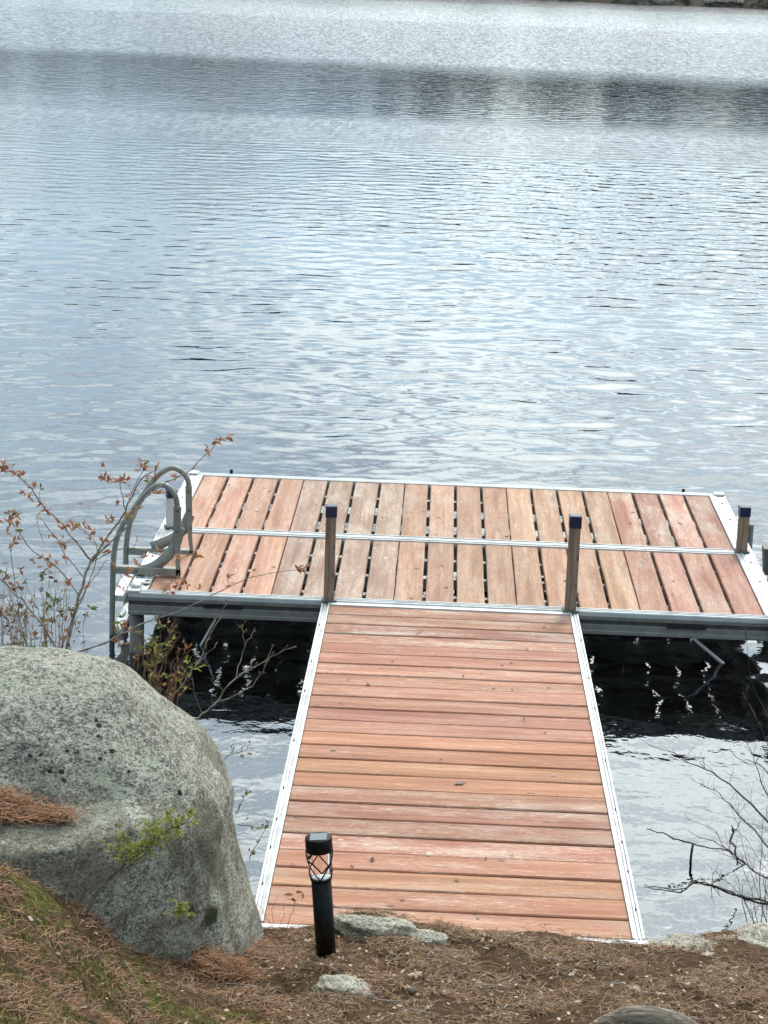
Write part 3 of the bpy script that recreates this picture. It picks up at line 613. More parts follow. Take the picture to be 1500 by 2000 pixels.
F = np.stack([idx[:-1,:], idx[:-1,j2], idx[1:,j2], idx[1:,:]], -1).reshape(-1, 4)
def bsurf(u, v):
    """first hit of the pixel's ray with the boulder"""
    d = np.array(ray(u, v)); c = np.array(CAM); q = P-c; t = q@d; dist = np.linalg.norm(q-np.outer(t, d), axis=1); k = np.where(dist < .02)[0]
    return Vector(P[k[np.argmin(t[k])]]) if len(k) else Vector(P[np.argmin(dist)])
spots(rb, [(bsurf(u, v), r/650.) for u, v, r in [(190,1395,3.5),(200,1405,5),(192,1425,3.5),(55,1462,4),(80,1459,4),(140,1455,3.5),(200,1470,4),(228,1457,5),(216,1462,3),(96,1493,3.5),(120,1497,5),(130,1512,5),(258,1494,3.5),(358,1545,5)]], (.012,.012,.011), .25)  # small black spots, flat colour only
spots(rb, [(bsurf(425,1788), .030), (bsurf(385,1786), .018)], (.05,.055,.02), .4)
boulder = npmesh('boulder', P, F, rb.m, True)
tag(boulder, 'huge rounded grey granite boulder with lichen left of the gangway', 'boulder')
# ------------------------------------------------------------------ smaller rocks and log
def grock(u, v, y, size, seed, lab, rot=0., dz=0., amp=.2):
    p = at(u, v, y); o = rock('rock', (p.x, y, p.z+dz), size, seed, ROCK2, 4, amp, rot, .15); tag(o, lab, 'rock', 'pale rocks set in the bank'); return o
grock(735, 1806, -3.66, (.125, .05, .06), 1.3, 'pale lichened rock just right of the path light against the gangway end', -.08, -.02)
grock(822, 1826, -3.68, (.085, .045, .045), 4.1, 'low pale rock continuing the row behind the path light, at the gangway end', -.25, -.02)
grock(668, 1938, -4.12, (.085, .06, .06), 2.2, 'small pale rock half buried in needles below the path light', 0, .0)
grock(1400, 1842, -3.60, (.20, .07, .06), 5.5, 'flat pale rock at the water edge right of the gangway end', -.05, -.03)
grock(1490, 1822, -3.50, (.09, .08, .07), 8.2, 'dark rough rock at the right edge under the bare bush', .3, -.03)
grock(40, 1822, -4.55, (.09, .08, .055), 9.2, 'rounded brown stone at the left edge on the needle slope', .3, -.03)
LG = MB()
lp = [at(u, v, -4.26+.0*u) for u, v in [(1120,2015),(1170,1990),(1215,1975),(1255,1970),(1290,1973),(1322,1985),(1345,1998)]]
lp = [Vector((p.x, p.y, p.z-.035)) for p in lp]; LG.tube(bez(lp, 5), [.012+.030*math.sin(min(1,(i+2)/16)*1.57) for i in range(31)], 14)
for i, v in enumerate(LG.v): LG.v[i] = tuple(Vector(v) + Vector((0,0,1))*mn.noise(Vector(v)*Vector((18,)*3).x)*.006)
tag(LG.build('driftwood_log', LOGM, None, True), 'grey weathered driftwood log lying on the needles at the bottom of the photo', 'log')
# submerged rocks right of the gangway and a sunken branch
SUBM = rock_mat('sunken_rock', (.10,.10,.03), (.42,.40,.12), (.3,.36,.08), 1.5).m
o = rock('sunken_rock', (2.95, .45, -.42), (.16,.14,.10), 3.3, SUBM, 3); tag(o, 'yellow green sunken rock under the water near the right dock leg', 'rock', 'sunken rocks')
o = rock('sunken_rock', (2.62, -.32, -.42), (.13,.06,.07), 6.3, SUBM, 3); tag(o, 'pale yellow sunken rock in the dock shade nearer the bank', 'rock', 'sunken rocks')
# ------------------------------------------------------------------ path light
zb = Gp(1.17, -3.88); pb = at(637, 1862, -3.88); pt = at(622, 1637, -3.88); hgt = (pt-pb).length + .012
lamp = empty('path_light', pb, 'black cylindrical solar path light with lattice head in front of the gangway', 'path light')
lamp.rotation_euler = (0, math.atan2(pt.x-pb.x-.0, pt.z-pb.z), 0)
k = hgt/.343
MB().tube([(0,0,-.05),(0,0,.215*k)], .0285, 28).build('post', DARKM, lamp, True)
MB().tube([(0,0,.215*k+.0005),(0,0,.221*k)], .031, 28).build('collar', DARKM, lamp, True)
REFL = M('white_reflector', .4, col=(.8,.8,.78)); _n=REFL.noise(REFL.coord(), 40, 2); REFL.base(REFL.mix(_n, (.72,.72,.7), (.85,.85,.84))); REFL = REFL.m
MB().tube([(0,0,.221*k),(0,0,.224*k),(0,0,.228*k)], [.026,.022,.010], 24).build('reflector', REFL, lamp, True)
GLS = M('clear_diffuser', .08); GLS.b.inputs['Transmission Weight'].default_value = 1.; GLS.b.inputs['IOR'].default_value = 1.12
_n = GLS.noise(GLS.coord(), 30, 2); GLS.base(GLS.mix(_n, (.93,.95,.94), (.98,.99,.98))); GLS = GLS.m
def hr(z):                                     # radius of the head between collar and cap
    t = (z/k-.221)/(.297-.221); return .0300 + .0085*math.sin(max(0, min(1, t))*math.pi*.62)
zz_ = [.221*k + (.297-.221)*k*i/8 for i in range(9)]
g_ = MB(); g_.tube([(0,0,z) for z in zz_], [hr(z)-.003 for z in zz_], 28, caps=False); g_.build('diffuser', GLS, lamp, True)
for q in range(4):
    for sgn in (1, -1):
        b = MB(); b.tube([(hr(z)*math.cos(q*math.pi/2+sgn*1.5*i/8), hr(z)*math.sin(q*math.pi/2+sgn*1.5*i/8), z) for i, z in enumerate(zz_)], .0019, 6); b.build('lattice_bar', DARKM, lamp, True)
MB().tube([(0,0,.297*k),(0,0,.300*k),(0,0,.333*k),(0,0,.335*k)], [.037,.0385,.0385,.0375], 32).build('cap', DARKM, lamp, True)
SOLAR = M('solar_cell', .25, col=(.06,.075,.095)); _n = SOLAR.noise(SOLAR.coord(), 60, 2); SOLAR.base(SOLAR.mix(_n, (.05,.065,.085), (.09,.105,.125))); SOLAR = SOLAR.m
MB().bev(-.024, -.024, .335*k, .024, .024, .3365*k, .0005).build('solar_panel', SOLAR, lamp)
# ------------------------------------------------------------------ twigs, shrubs
BARK = M('twig_bark', .85, spec=.2); _n = BARK.noise(BARK.coord('Object', (30,30,30)), 1., 4); BARK.base(BARK.mix(BARK.mr(_n,.35,.65), (.15,.12,.10), (.36,.32,.28))); BARK = BARK.m
BARKD = M('dark_twig_bark', .85, spec=.2); _n = BARKD.noise(BARKD.coord('Object', (30,30,30)), 1., 4); BARKD.base(BARKD.mix(BARKD.mr(_n,.35,.65), (.055,.045,.038), (.18,.15,.125))); BARKD = BARKD.m
BARKR = M('reddish_twig_bark', .85, spec=.2); _n = BARKR.noise(BARKR.coord('Object', (30,30,30)), 1., 4); BARKR.base(BARKR.mix(BARKR.mr(_n,.35,.65), (.11,.055,.035), (.27,.17,.11))); BARKR = BARKR.m
def leafmat(name, stops):
    m = M(name, .55, spec=.3); g = m.node('ShaderNodeNewGeometry'); c = m.ramp(g.outputs['Random Per Island'], stops)
    n = m.noise(m.pos(), 300, 3); c = m.mix(m.mr(n, .35, .7, 0, .35), c, m.mix(1., c, (.5,.45,.4), 'MULTIPLY')); m.base(c)
    tl = m.node('ShaderNodeBsdfTranslucent'); m.l.new(c, tl.inputs['Color']); ms = m.node('ShaderNodeMixShader'); ms.inputs[0].default_value = .35
    o = [n for n in m.n if n.type == 'OUTPUT_MATERIAL'][0]; m.l.new(m.b.outputs[0], ms.inputs[1]); m.l.new(tl.outputs[0], ms.inputs[2]); m.l.new(ms.outputs[0], o.inputs['Surface']); return m.m
REDL = leafmat('rust_leaves', [(0, (.26,.095,.045)), (.4, (.42,.18,.085)), (.75, (.52,.29,.17)), (1, (.20,.075,.045))])
GRNL = leafmat('green_leaves', [(0, (.10,.14,.03)), (.5, (.19,.24,.06)), (1, (.26,.27,.09))])
YGRL = leafmat('yellow_green_leaves', [(0, (.22,.25,.05)), (.5, (.38,.40,.10)), (1, (.52,.50,.17))])
DRKL = leafmat('dark_seed_heads', [(0, (.050,.022,.016)), (.6, (.10,.045,.03)), (1, (.18,.09,.055))])
BUDM = leafmat('bud_scales', [(0, (.16,.10,.055)), (.6, (.24,.17,.08)), (1, (.22,.24,.09))])
def leaf(mb, p, d, L, w, curl=.25):
    d = d.normalized(); s = d.cross(Vector((random.uniform(-1,1), random.uniform(-1,1), random.uniform(-.2,1.4))))
    if s.length < 1e-3: s = d.orthogonal()
    s.normalize(); n = s.cross(d)
    r1 = p + d*L*.18; m = p + d*L*.5 + n*(-w*curl); tip = p + d*L - n*L*curl*.8
    mb.add([p, r1 + s*w*.35 + n*w*.12, m + s*w*.5 + n*w*.2, tip, m - s*w*.5 + n*w*.2, r1 - s*w*.35 + n*w*.12, m], [(0,1,2,6),(2,3,6),(6,3,4),(0,6,4,5)])
def wob(pts, a, n=3):
    P = bez(pts, n); return [p + Vector((random.gauss(0,a), random.gauss(0,a), random.gauss(0,a))) if 0 < i < len(P)-1 else p for i, p in enumerate(P)]
class Shrub:
    def __init__(s): s.w = MB(); s.l = {}
    def branch(s, px, Y, r0, r1, dY=0., w=.002):
        n = len(px); pts = wob([at(u, v, Y+dY*i/max(1,n-1)) for i, (u, v) in enumerate(px)], w)
        s.w.tube(pts, [r0+(r1-r0)*i/(len(pts)-1) for i in range(len(pts))], 5); return pts
    def twigs(s, pts, n, L, r, up=.5, tips=None, lo=.2, sub=1):
        ends = []
        for _ in range(n):
            i = random.randint(int(lo*(len(pts)-1)), len(pts)-2); p = pts[i]; d = (pts[i+1]-pts[i]).normalized()
            q = Vector((random.gauss(0,1), random.gauss(0,.8), random.gauss(up,.7))).normalized(); d = (d*.9 + q*.9).normalized(); l = L*random.uniform(.5, 1.2)
            q2 = Vector((random.gauss(0,.3), random.gauss(0,.3), .25)); a = p + d*l*.5; e = a + (d+q2).normalized()*l*.5
            s.w.tube([p, a, e], [r, r*.75, r*.4], 4); ends.append((e, (e-a).normalized()))
            if sub and random.random() < .6:
                q = Vector((random.gauss(0,1), random.gauss(0,1), random.gauss(.3,.6))).normalized(); e2 = a + (d+q*.9).normalized()*l*.4; s.w.tube([a, e2], [r*.6, r*.3], 4); ends.append((e2, (e2-a).normalized()))
        return ends
    def cluster(s, p, d, kind, n=5, L=.022, spread=1.0, w=.36):
        mb = s.l.setdefault(kind, MB())
        for _ in range(n):
            q = (d + Vector((random.gauss(0,1), random.gauss(0,1), random.gauss(0,.8)))*spread).normalized()
            o = p - d*random.uniform(0, .012); leaf(mb, o, q, L*1.2*random.uniform(.65, 1.25), L*1.2*w*random.uniform(.8,1.3), random.uniform(.05,.4))
    def done(s, name, bark, label, cat, loc):
        e = empty(name, (0,0,0), label, cat); s.w.build('branches', bark, e, True)
        nm = {'red': ('leaf_cluster', REDL), 'green': ('green_leaves', GRNL), 'yg': ('fresh_leaves', YGRL), 'dark': ('seed_heads', DRKL), 'bud': ('buds', BUDM)}
        for k_, mb in s.l.items(): o = mb.build(nm[k_][0], nm[k_][1], e); o['kind'] = 'stuff'
        return e
# rust-leaved shrub behind the boulder
A = Shrub(); Y0 = -2.9
main = A.branch([(126,1300),(135,1240),(150,1185),(165,1130),(180,1095),(205,1055),(232,1020),(250,985),(275,940),(300,920)], Y0, .0062, .0018)
b2 = A.branch([(180,1098),(215,1060),(255,1025),(275,985),(300,958),(340,935),(375,915),(405,885),(430,862),(447,855)], Y0, .0034, .0012)
b3 = A.branch([(180,1096),(150,1058),(112,1015),(85,990),(60,955),(35,930),(8,912)], Y0+.05, .0034, .0012)
b4 = A.branch([(124,1285),(95,1240),(55,1185),(20,1150),(-10,1120)], Y0-.1, .0042, .0022)
b5 = A.branch([(155,1165),(120,1115),(65,1075),(35,1040),(18,1015)], Y0+.1, .0026, .001)
b6 = A.branch([(165,1130),(130,1085),(105,1045),(72,1010),(85,1060)], Y0+.1, .0020, .001)
b7 = A.branch([(245,995),(238,965),(232,940),(200,932)], Y0, .0018, .001)
b8 = A.branch([(250,985),(262,950),(283,915)], Y0+.05, .0018, .001)
b9 = A.branch([(140,1280),(190,1262),(250,1232),(310,1205),(370,1185),(440,1150),(510,1122),(585,1112)], Y0-.1, .0034, .0009)
b10 = A.branch([(185,1095),(240,1070),(300,1080),(345,1085)], Y0, .0016, .0009)
b11 = A.branch([(110,1285),(140,1210),(160,1170),(190,1085),(170,1040),(145,1030)], Y0+.15, .0024, .001)
b12 = A.branch([(60,1285),(40,1210),(28,1130),(20,1060)], Y0-.1, .0022, .001)
b13 = A.branch([(30,1285),(20,1230),(0,1190)], Y0-.1, .002, .001)
b14 = A.branch([(150,1180),(190,1120),(215,1095),(250,1150)], Y0, .0016, .0008)
for br_, n, L in ((main,5,.07),(b2,4,.05),(b3,9,.05),(b4,8,.09),(b5,8,.06),(b6,5,.05),(b7,4,.04),(b8,3,.03),(b9,6,.05),(b10,3,.03),(b11,6,.06),(b12,7,.07),(b13,4,.06),(b14,3,.04)):
    for (p, d) in A.twigs(br_, n, L, .0009):
        if random.random() < .75: A.cluster(p, d, 'red' if random.random() < .85 else 'green', random.randint(2, 4), .019)
for br_ in (b2,b3,b5,b7,b8,b9,b10,b11): A.cluster(br_[-1], (br_[-1]-br_[-3]).normalized(), 'red', 6, .022)
def px_cl(u, v, kind, n, L, Y=Y0, sp=1.2, d=(0,0,.4)): A.cluster(at(u, v, Y), Vector(d), kind, n, L, sp)
for u, v in [(432,857),(445,853),(402,880),(422,862),(280,905),(345,928),(285,935),(207,938),(218,940),(232,975),(18,912),(5,918),(30,925),(48,960),(55,972),(80,985),(85,1000),(92,995),(155,988),(215,1005),(225,1012),(185,1040),(178,1038),(120,1022),(150,1028),(15,1020),(12,1035),(25,1058),(95,1088),(95,1105),(62,1085),(130,1092),(385,1090),(380,1085),(272,1090),(270,1105),(350,1130),(345,1145),(330,1150),(365,1145),(320,1150),(335,1160),(245,1128),(240,1150),(15,1125),(40,1150),(130,1135),(140,1140),(308,965),(265,990),(250,1000),(390,1145),(450,1138),(445,1130)]:
    px_cl(u+random.gauss(0,3), v+random.gauss(0,3), 'red', 4, .021, Y0+random.uniform(-.1,.1))
for k in range(44):
    u0 = random.uniform(-5, 175)*random.uniform(.5,1); b = A.branch([(u0, 1292), (u0+random.uniform(-12,14), 1235+random.uniform(-15,15)), (u0+random.uniform(-25,28), random.uniform(1110,1205))], Y0+random.uniform(-.2,.2), .0013, .0006)
    for (p, d) in A.twigs(b, 3, .05, .0007, .4):
        if random.random() < .6: A.cluster(p, d, random.choice(('red','red','red','green','dark')), random.randint(1, 4), .016)
for u, v in [(98,1165),(105,1175),(95,1180),(120,1190),(48,1208),(18,1200),(240,1205),(235,1215),(85,1130),(175,1185),(60,1265)]: px_cl(u, v, 'green', 5, .022)
for u, v in [(25,1150),(35,1145),(40,1180),(12,1222),(22,1225),(50,1135),(85,1120),(100,1210),(155,1232)]: px_cl(u, v, 'dark', 9, .011, sp=2)
A.done('rust_leaved_shrub', BARK, 'thin shrub with rust coloured spring leaves behind the boulder, left of the ladder', 'shrub', None)
# bushy clump at the boulder's right shoulder
A = Shrub(); Y0 = -3.0
for k in range(30):
    u0 = random.uniform(225, 340); v0 = 1300+ (u0-225)*.75; u1 = u0+random.uniform(-30, 60); v1 = v0-random.uniform(50, 130)
    b = A.branch([(u0, v0+30), ((u0+u1)/2+random.uniform(-12,12), (v0+v1)/2), (u1, v1)], Y0+random.uniform(-.15,.15), .0020, .0008)
    for (p, d) in A.twigs(b, 4, .05, .0008, .4):
        r = random.random()
        if r < .6: A.cluster(p, d, 'green' if r < .22 else ('yg' if r < .34 else 'red'), 3, .013)
for u, v in [(300,1255),(308,1262),(305,1280),(315,1290),(312,1272),(298,1300)]: px_cl(u, v, 'green', 4, .026, Y0)
for u, v in [(345,1210),(342,1225),(348,1235),(335,1250),(345,1285),(350,1270)]: px_cl(u, v, 'dark', 9, .013, Y0, 2)
for u, v in [(375,1300),(385,1305),(370,1318),(350,1330),(340,1345),(365,1285),(330,1320),(360,1345),(395,1300)]: px_cl(u, v, 'yg', 5, .014, Y0)
A.done('leafy_bush', BARKR, 'tangled low bush with green and brown leaves at the right shoulder of the boulder', 'bush', None)
# bare forked sapling over the dark water
A = Shrub(); Y0 = -3.05
c1 = A.branch([(365,1430),(395,1395),(418,1375),(450,1335),(478,1312),(510,1296),(540,1276),(577,1263)], Y0, .0034, .0010)
c2 = A.branch([(460,1325),(470,1290),(478,1262),(475,1235),(472,1222)], Y0, .0018, .0010)
c3 = A.branch([(478,1262),(490,1245),(497,1228)], Y0, .0015, .001)
c4 = A.branch([(425,1370),(455,1358),(475,1350),(500,1330),(518,1300),(532,1262)], Y0, .0018, .0008)
c5 = A.branch([(330,1370),(360,1330),(390,1290),(405,1250),(428,1205),(443,1172)], Y0-.05, .0026, .0010)
c6 = A.branch([(385,1295),(405,1278),(422,1258)], Y0-.05, .0014, .0009)
c7 = A.branch([(395,1395),(380,1350),(375,1322)], Y0, .0012, .0007); c8 = A.branch([(440,1350),(420,1330),(407,1300)], Y0, .0010, .0006)
for b, n in ((c1,7),(c2,4),(c4,6),(c5,8),(c6,2)):
    for (p, d) in A.twigs(b, n, .026, .0008, .6, sub=0): A.cluster(p, d, 'bud', 2, .007, .4, .5)
for b in (c1,c2,c3,c4,c5,c6): A.cluster(b[-1], (b[-1]-b[-2]).normalized(), 'bud', 3, .010, .3, .5)
A.done('bare_sapling', BARK, 'bare forked sapling with swollen buds in front of the dark water under the dock', 'sapling', None)
# evergreen sprigs at the boulder's edge
for k, (pxs, lab) in enumerate([([(425,1500),(445,1478),(470,1468),(495,1460)], 'small green sprig over the water at the upper right edge of the boulder'),
        ([(460,1590),(475,1560),(482,1552)], 'short budding sprig poking out at the middle of the boulder edge'),
        ([(465,1610),(500,1618),(525,1612)], 'thin leafy sprig crossing to the gangway rail beside the boulder'),
        ([(488,1680),(500,1650),(520,1615),(528,1600)], 'dark leaning twig between the boulder and the gangway rail')]):
    A = Shrub(); b = A.branch(pxs, -3.4, .0014, .0006)
    for (p, d) in A.twigs(b, 7 if k < 3 else 4, .03, .0006, .7, sub=0): A.cluster(p, d, 'green' if k < 3 else 'bud', 3, .009, .5, .5)
    A.done('sprig', BARKD, lab, 'sprig', None)
# green sprig in front of the boulder
A = Shrub(); Y0 = -4.60
p0 = [(168,1790),(178,1762),(195,1735),(225,1705),(262,1675),(300,1645),(335,1618),(372,1605)]
b = A.branch(p0, Y0, .0030, .0010, .02); b_ = A.branch([(205,1722),(240,1700),(280,1670),(310,1640)], Y0-.01, .0016, .0007)
for br_, n in ((b, 22), (b_, 14)):
    for (p, d) in A.twigs(br_, n, .05, .0007, 1.2, lo=.45):
        A.cluster(p, d, 'yg', 12, .011, .9, .22)
for k in range(110):
    t = random.random(); u = 215+150*t+random.gauss(0,10); v = 1668-60*t+random.gauss(0,17); px_cl(u, v, 'yg' if random.random() < .8 else 'green', 9, .009, Y0+random.uniform(-.03,.03), 1.4)
A.done('green_sprig', BARKD, 'leaning sapling with bright yellow green foliage in front of the boulder', 'sapling', None)
A = Shrub(); Y0 = -4.42
b = A.branch([(330,1850),(345,1810),(350,1780)], Y0, .0008, .0006); 
for k in range(26): px_cl(350+random.gauss(0,17), 1775+random.gauss(0,10), 'yg', 6, .010, Y0, 1.3)
A.done('yellow_sprig', BARKD, 'small tuft of yellow leaves in front of the lower face of the boulder', 'sprig', None)
# bare bush at the right edge
A = Shrub(); Y0 = -3.2
d1 = A.branch([(1530,1730),(1470,1700),(1440,1675),(1415,1655),(1380,1640),(1343,1621)], Y0, .0028, .0007)
d2 = A.branch([(1530,1640),(1480,1585),(1440,1545),(1390,1508),(1350,1490),(1316,1472),(1262,1452)], Y0, .0038, .0007)
d3 = A.branch([(1530,1690),(1480,1630),(1450,1600),(1425,1570),(1395,1545),(1364,1530)], Y0+.1, .0030, .0007)
d4 = A.branch([(1530,1620),(1490,1530),(1470,1475),(1455,1440)], Y0+.1, .0022, .0007)
d5 = A.branch([(1530,1570),(1500,1510),(1475,1490),(1440,1480),(1430,1470)], Y0, .002, .0006)
d6 = A.branch([(1450,1690),(1410,1650),(1395,1620),(1335,1597)], Y0, .0018, .0005)
d7 = A.branch([(1520,1850),(1490,1780),(1485,1700),(1490,1600)], Y0+.1, .0022, .0007)
d8 = A.branch([(1520,1560),(1505,1470),(1480,1410),(1450,1350)], Y0+.1, .002, .0006)
d9 = A.branch([(1530,1480),(1500,1400),(1470,1330),(1455,1225)], Y0+.15, .0016, .0005)
for b, n, L in ((d1,12,.10),(d2,14,.09),(d3,12,.08),(d4,10,.07),(d5,8,.06),(d6,6,.05),(d7,8,.08),(d8,7,.07),(d9,5,.06)):
    for (p, d) in A.twigs(b, n, L, .0008, .25, lo=.1): A.cluster(p, d, 'bud', 1, .004, .3, .4)
# thicket of stems rising out of the bank at the right, mostly beyond the frame
for k in range(20):
    u0 = random.uniform(1470, 1580); b = A.branch([(u0, 1830), (u0-random.uniform(0,30), 1740+random.gauss(0,25)), (u0-random.uniform(-10,110), 1650+random.gauss(0,60))], Y0+random.uniform(-.1,.25), .0015, .0005, 0., .006)
    A.twigs(b, 4, .07, .0007, .2)
A.done('bare_bush', BARKD, 'leafless grey bush of fine twigs at the right edge above the water', 'bush', None)
# broken branch sticking out of the water
A = Shrub(); w0 = atz(1346, 1683, WZ)
Yb = w0.y
A.branch([(1263,1619),(1295,1628),(1325,1640),(1354,1648)], Yb, .0020, .0036, .0); A.branch([(1354,1648),(1351,1662),(1348,1690)], Yb, .0048, .0052, .0, .0)
A.branch([(1354,1648),(1385,1656),(1420,1660),(1460,1690)], Yb, .0028, .0024, .0)
A.done('broken_branch', BARKD, 'dark broken branch standing out of the water right of the gangway', 'branch', None)
A = Shrub(); pts = [atz(u, v, WZ+.004) for u, v in [(1258,1728),(1290,1733),(1330,1738),(1352,1722),(1390,1728),(1420,1740),(1450,1750),(1500,1762),(1540,1775)]]
A.w.tube(wob(pts, .002), [.0015+.0032*i/24 for i in range(25)], 6); A.twigs([Vector(p) for p in pts], 10, .08, .0016, .1)
A.done('floating_branch', BARKD, 'thin dark branch floating on the water near the right bank', 'branch', None)
A = Shrub(); p = at(1430,1640,-2.4); A.branch([(1425,1645),(1432,1625),(1440,1620)], -2.3, .0035, .003); A.branch([(1432,1625),(1428,1612)], -2.3, .004, .002); A.branch([(1425,1645),(1436,1655),(1440,1690)], -2.3, .0034, .0034)
A.done('stub', BARKD, 'short dark mossy stub among the bare twigs at the right', 'branch', None)
# seedlings by the gangway corner
A = Shrub(); Y0 = -3.68
e1 = A.branch([(560,1818),(568,1790),(574,1762),(560,1755)], Y0, .0009, .0005); e2 = A.branch([(574,1762),(590,1745)], Y0, .0007, .0004)
A.branch([(534,1808),(532,1775),(545,1745)], Y0, .0007, .0004); A.branch([(545,1812),(555,1785),(552,1760)], Y0, .0007, .0004); A.branch([(535,1815),(510,1775),(498,1762)], Y0, .0008, .0005); A.branch([(574,1765),(590,1768),(590,1758)], Y0, .0006, .0004)
for u, v, d in [(570,1747,(-1,0,.1)),(585,1742,(1,0,.25)),(575,1758,(1,0,-.3)),(592,1755,(0,0,1))]: A.cluster(at(u,v,Y0), Vector(d), 'red', 1, .022, .05, .42)
A.done('seedling', BARKR, 'tiny seedling with round brown leaves beside the path light', 'seedling', None)
# ------------------------------------------------------------------ pine needles, leaf litter
def needlemat(name, stops, xw=True):
    m = M(name, .65, spec=.25); g = m.node('ShaderNodeNewGeometry'); c = m.ramp(g.outputs['Random Per Island'], stops); m.base(c); return m.m
RUST = needlemat('rust_needles', [(0, (.12,.055,.028)), (.35, (.27,.125,.06)), (.7, (.42,.215,.11)), (1, (.22,.15,.095))])
BROWN = needlemat('brown_needles', [(0, (.080,.045,.024)), (.4, (.19,.11,.058)), (.75, (.32,.20,.11)), (1, (.50,.36,.23))])
def needles(name, n, xs, ys, mat, Lr, dens=None, zf=None, lift=.012, w=.0009, pitch=.18):
    x = rng.uniform(*xs, n*2); y = rng.uniform(*ys, n*2)
    if dens is not None: k = rng.random(n*2) < dens(x, y); x, y = x[k][:n], y[k][:n]
    else: x, y = x[:n], y[:n]
    n = len(x); z = (zf or G)(x, y) + rng.uniform(0, lift, n)
    a = rng.random(n)*6.283; pt = rng.normal(0, pitch, n); L = rng.uniform(*Lr, n); c = rng.normal(0, .25, n)
    d = np.stack([np.cos(a)*np.cos(pt), np.sin(a)*np.cos(pt), np.sin(pt)], -1); s = np.stack([-np.sin(a), np.cos(a), np.zeros(n)], -1)
    o = np.stack([x, y, z], -1); up = np.array([0,0,1.])
    p0 = o - d*L[:,None]*.5; p1 = o + s*(c*L*.3)[:,None] + up*(L*.07)[:,None]; p2 = o + d*L[:,None]*.5
    V = []
    for p, ww in ((p0, .5), (p1, 1.), (p2, .3)):
        V += [p - s*w*ww, p + s*w*ww, p + up*w*1.4*ww]
    V = np.stack(V, 1)                      # n,9,3
    b = np.arange(n)[:,None]*9
    F = np.concatenate([b+np.array(f) for f in ((0,3,5,2),(1,2,5,4),(3,6,8,5),(4,5,8,7))], 0)
    return npmesh(name, V.reshape(-1,3), F, mat)
def inland(x, y): return y < (-3.60 + .03*np.sin(5*x+1) + .05*smooth(2.0,2.4,x) + .03*np.sin(11*x) + .05)
def mossy(x, y):
    m = np.array([mn.fractal(Vector((a_*3.0+5, b_*7.5, 1.)), .8, 2.1, 5) for a_, b_ in zip(x, y)])
    return smooth(.06, .24, m + .20*smooth(-4.55, -4.9, y) - .25*smooth(-4.5, -4.2, y))*smooth(1.6, 1.1, x)
def dl(x, y):
    v = .5+.5*np.sin(7*x+3*y+1.3)*np.cos(9*y-4*x); return inland(x, y)*(.15 + .85*smooth(1.25, .7, x))*(.25+.75*v)*(1-.8*mossy(x, y))
def dc(x, y):
    cl = np.array([mn.fractal(Vector((a_*4.5, b_*6, 3.)), .8, 2.1, 4) for a_, b_ in zip(x, y)])
    return inland(x, y)*smooth(-.32, .12, cl)*(.6+.4*smooth(.6, 1.1, x))*(1-.75*mossy(x, y))
tag(needles('pine_needles', 34000, (.1, 2.7), (-5.6, -3.5), RUST, (.022, .065), dl, lift=.016), 'rust coloured fallen pine needles over the bank below the boulder', 'pine needles', kind='stuff')
tag(needles('dry_needle_litter', 70000, (.2, 2.75), (-5.5, -3.48), BROWN, (.012, .045), dc, lift=.010, w=.0010, pitch=.3), 'brown broken needle litter covering the bank in front of the gangway', 'needle litter', kind='stuff')
# needles caught on the boulder's ledge
n = 1500; nv = []
def ledge(x, y): return np.zeros_like(x)
base = [bsurf(u, v) for u, v in [(5,1545),(20,1560),(40,1570),(60,1580),(80,1583),(100,1585),(30,1585),(10,1590),(115,1583),(5,1570)]]
lp_ = np.array([list(b) for b in base])
def needles_at(name, C, n, spr, mat, Lr, label, cat):
    k = rng.integers(0, len(C), n); P0 = C[k] + rng.normal(0, 1, (n,3))*np.array(spr)
    a = rng.random(n)*6.283; pt = rng.normal(0, .3, n); L = rng.uniform(*Lr, n)[:,None]
    d = np.stack([np.cos(a)*np.cos(pt), np.sin(a)*np.cos(pt)*.6, np.sin(pt)], -1); s = np.stack([-np.sin(a), np.cos(a), np.zeros(n)], -1); up = np.array([0,0,1.]); c = rng.normal(0,.3,n)[:,None]; w = .0012
    V = []
    for p, ww in ((P0-d*L*.5, .5), (P0+s*c*L*.35+up*L*.1, 1.), (P0+d*L*.5, .3)): V += [p-s*w*ww, p+s*w*ww, p+up*w*1.4*ww]
    V = np.stack(V, 1); b = np.arange(n)[:,None]*9
    F = np.concatenate([b+np.array(f) for f in ((0,3,5,2),(1,2,5,4),(3,6,8,5),(4,5,8,7))], 0)
    return tag(npmesh(name, V.reshape(-1,3), F, mat), label, cat, kind='stuff')
needles_at('ledge_needles', lp_+np.array([0,-.015,.012]), 1300, (.03,.02,.008), RUST, (.03,.08), 'rust coloured pine needles caught on the ledge of the boulder', 'pine needles')
cl_ = np.array([[at(u, v, -4.1).x, -4.1+dy, at(u, v, -4.1).z] for u, v, dy in [(395,1868,0),(420,1855,0),(440,1870,0),(410,1880,-.03),(455,1858,.02)]])
cl_[:,2] = G(cl_[:,0], cl_[:,1])+.025
needles_at('needle_clump', cl_, 700, (.03,.03,.018), RUST, (.03,.08), 'tangled clump of needles at the foot of the boulder', 'pine needles')
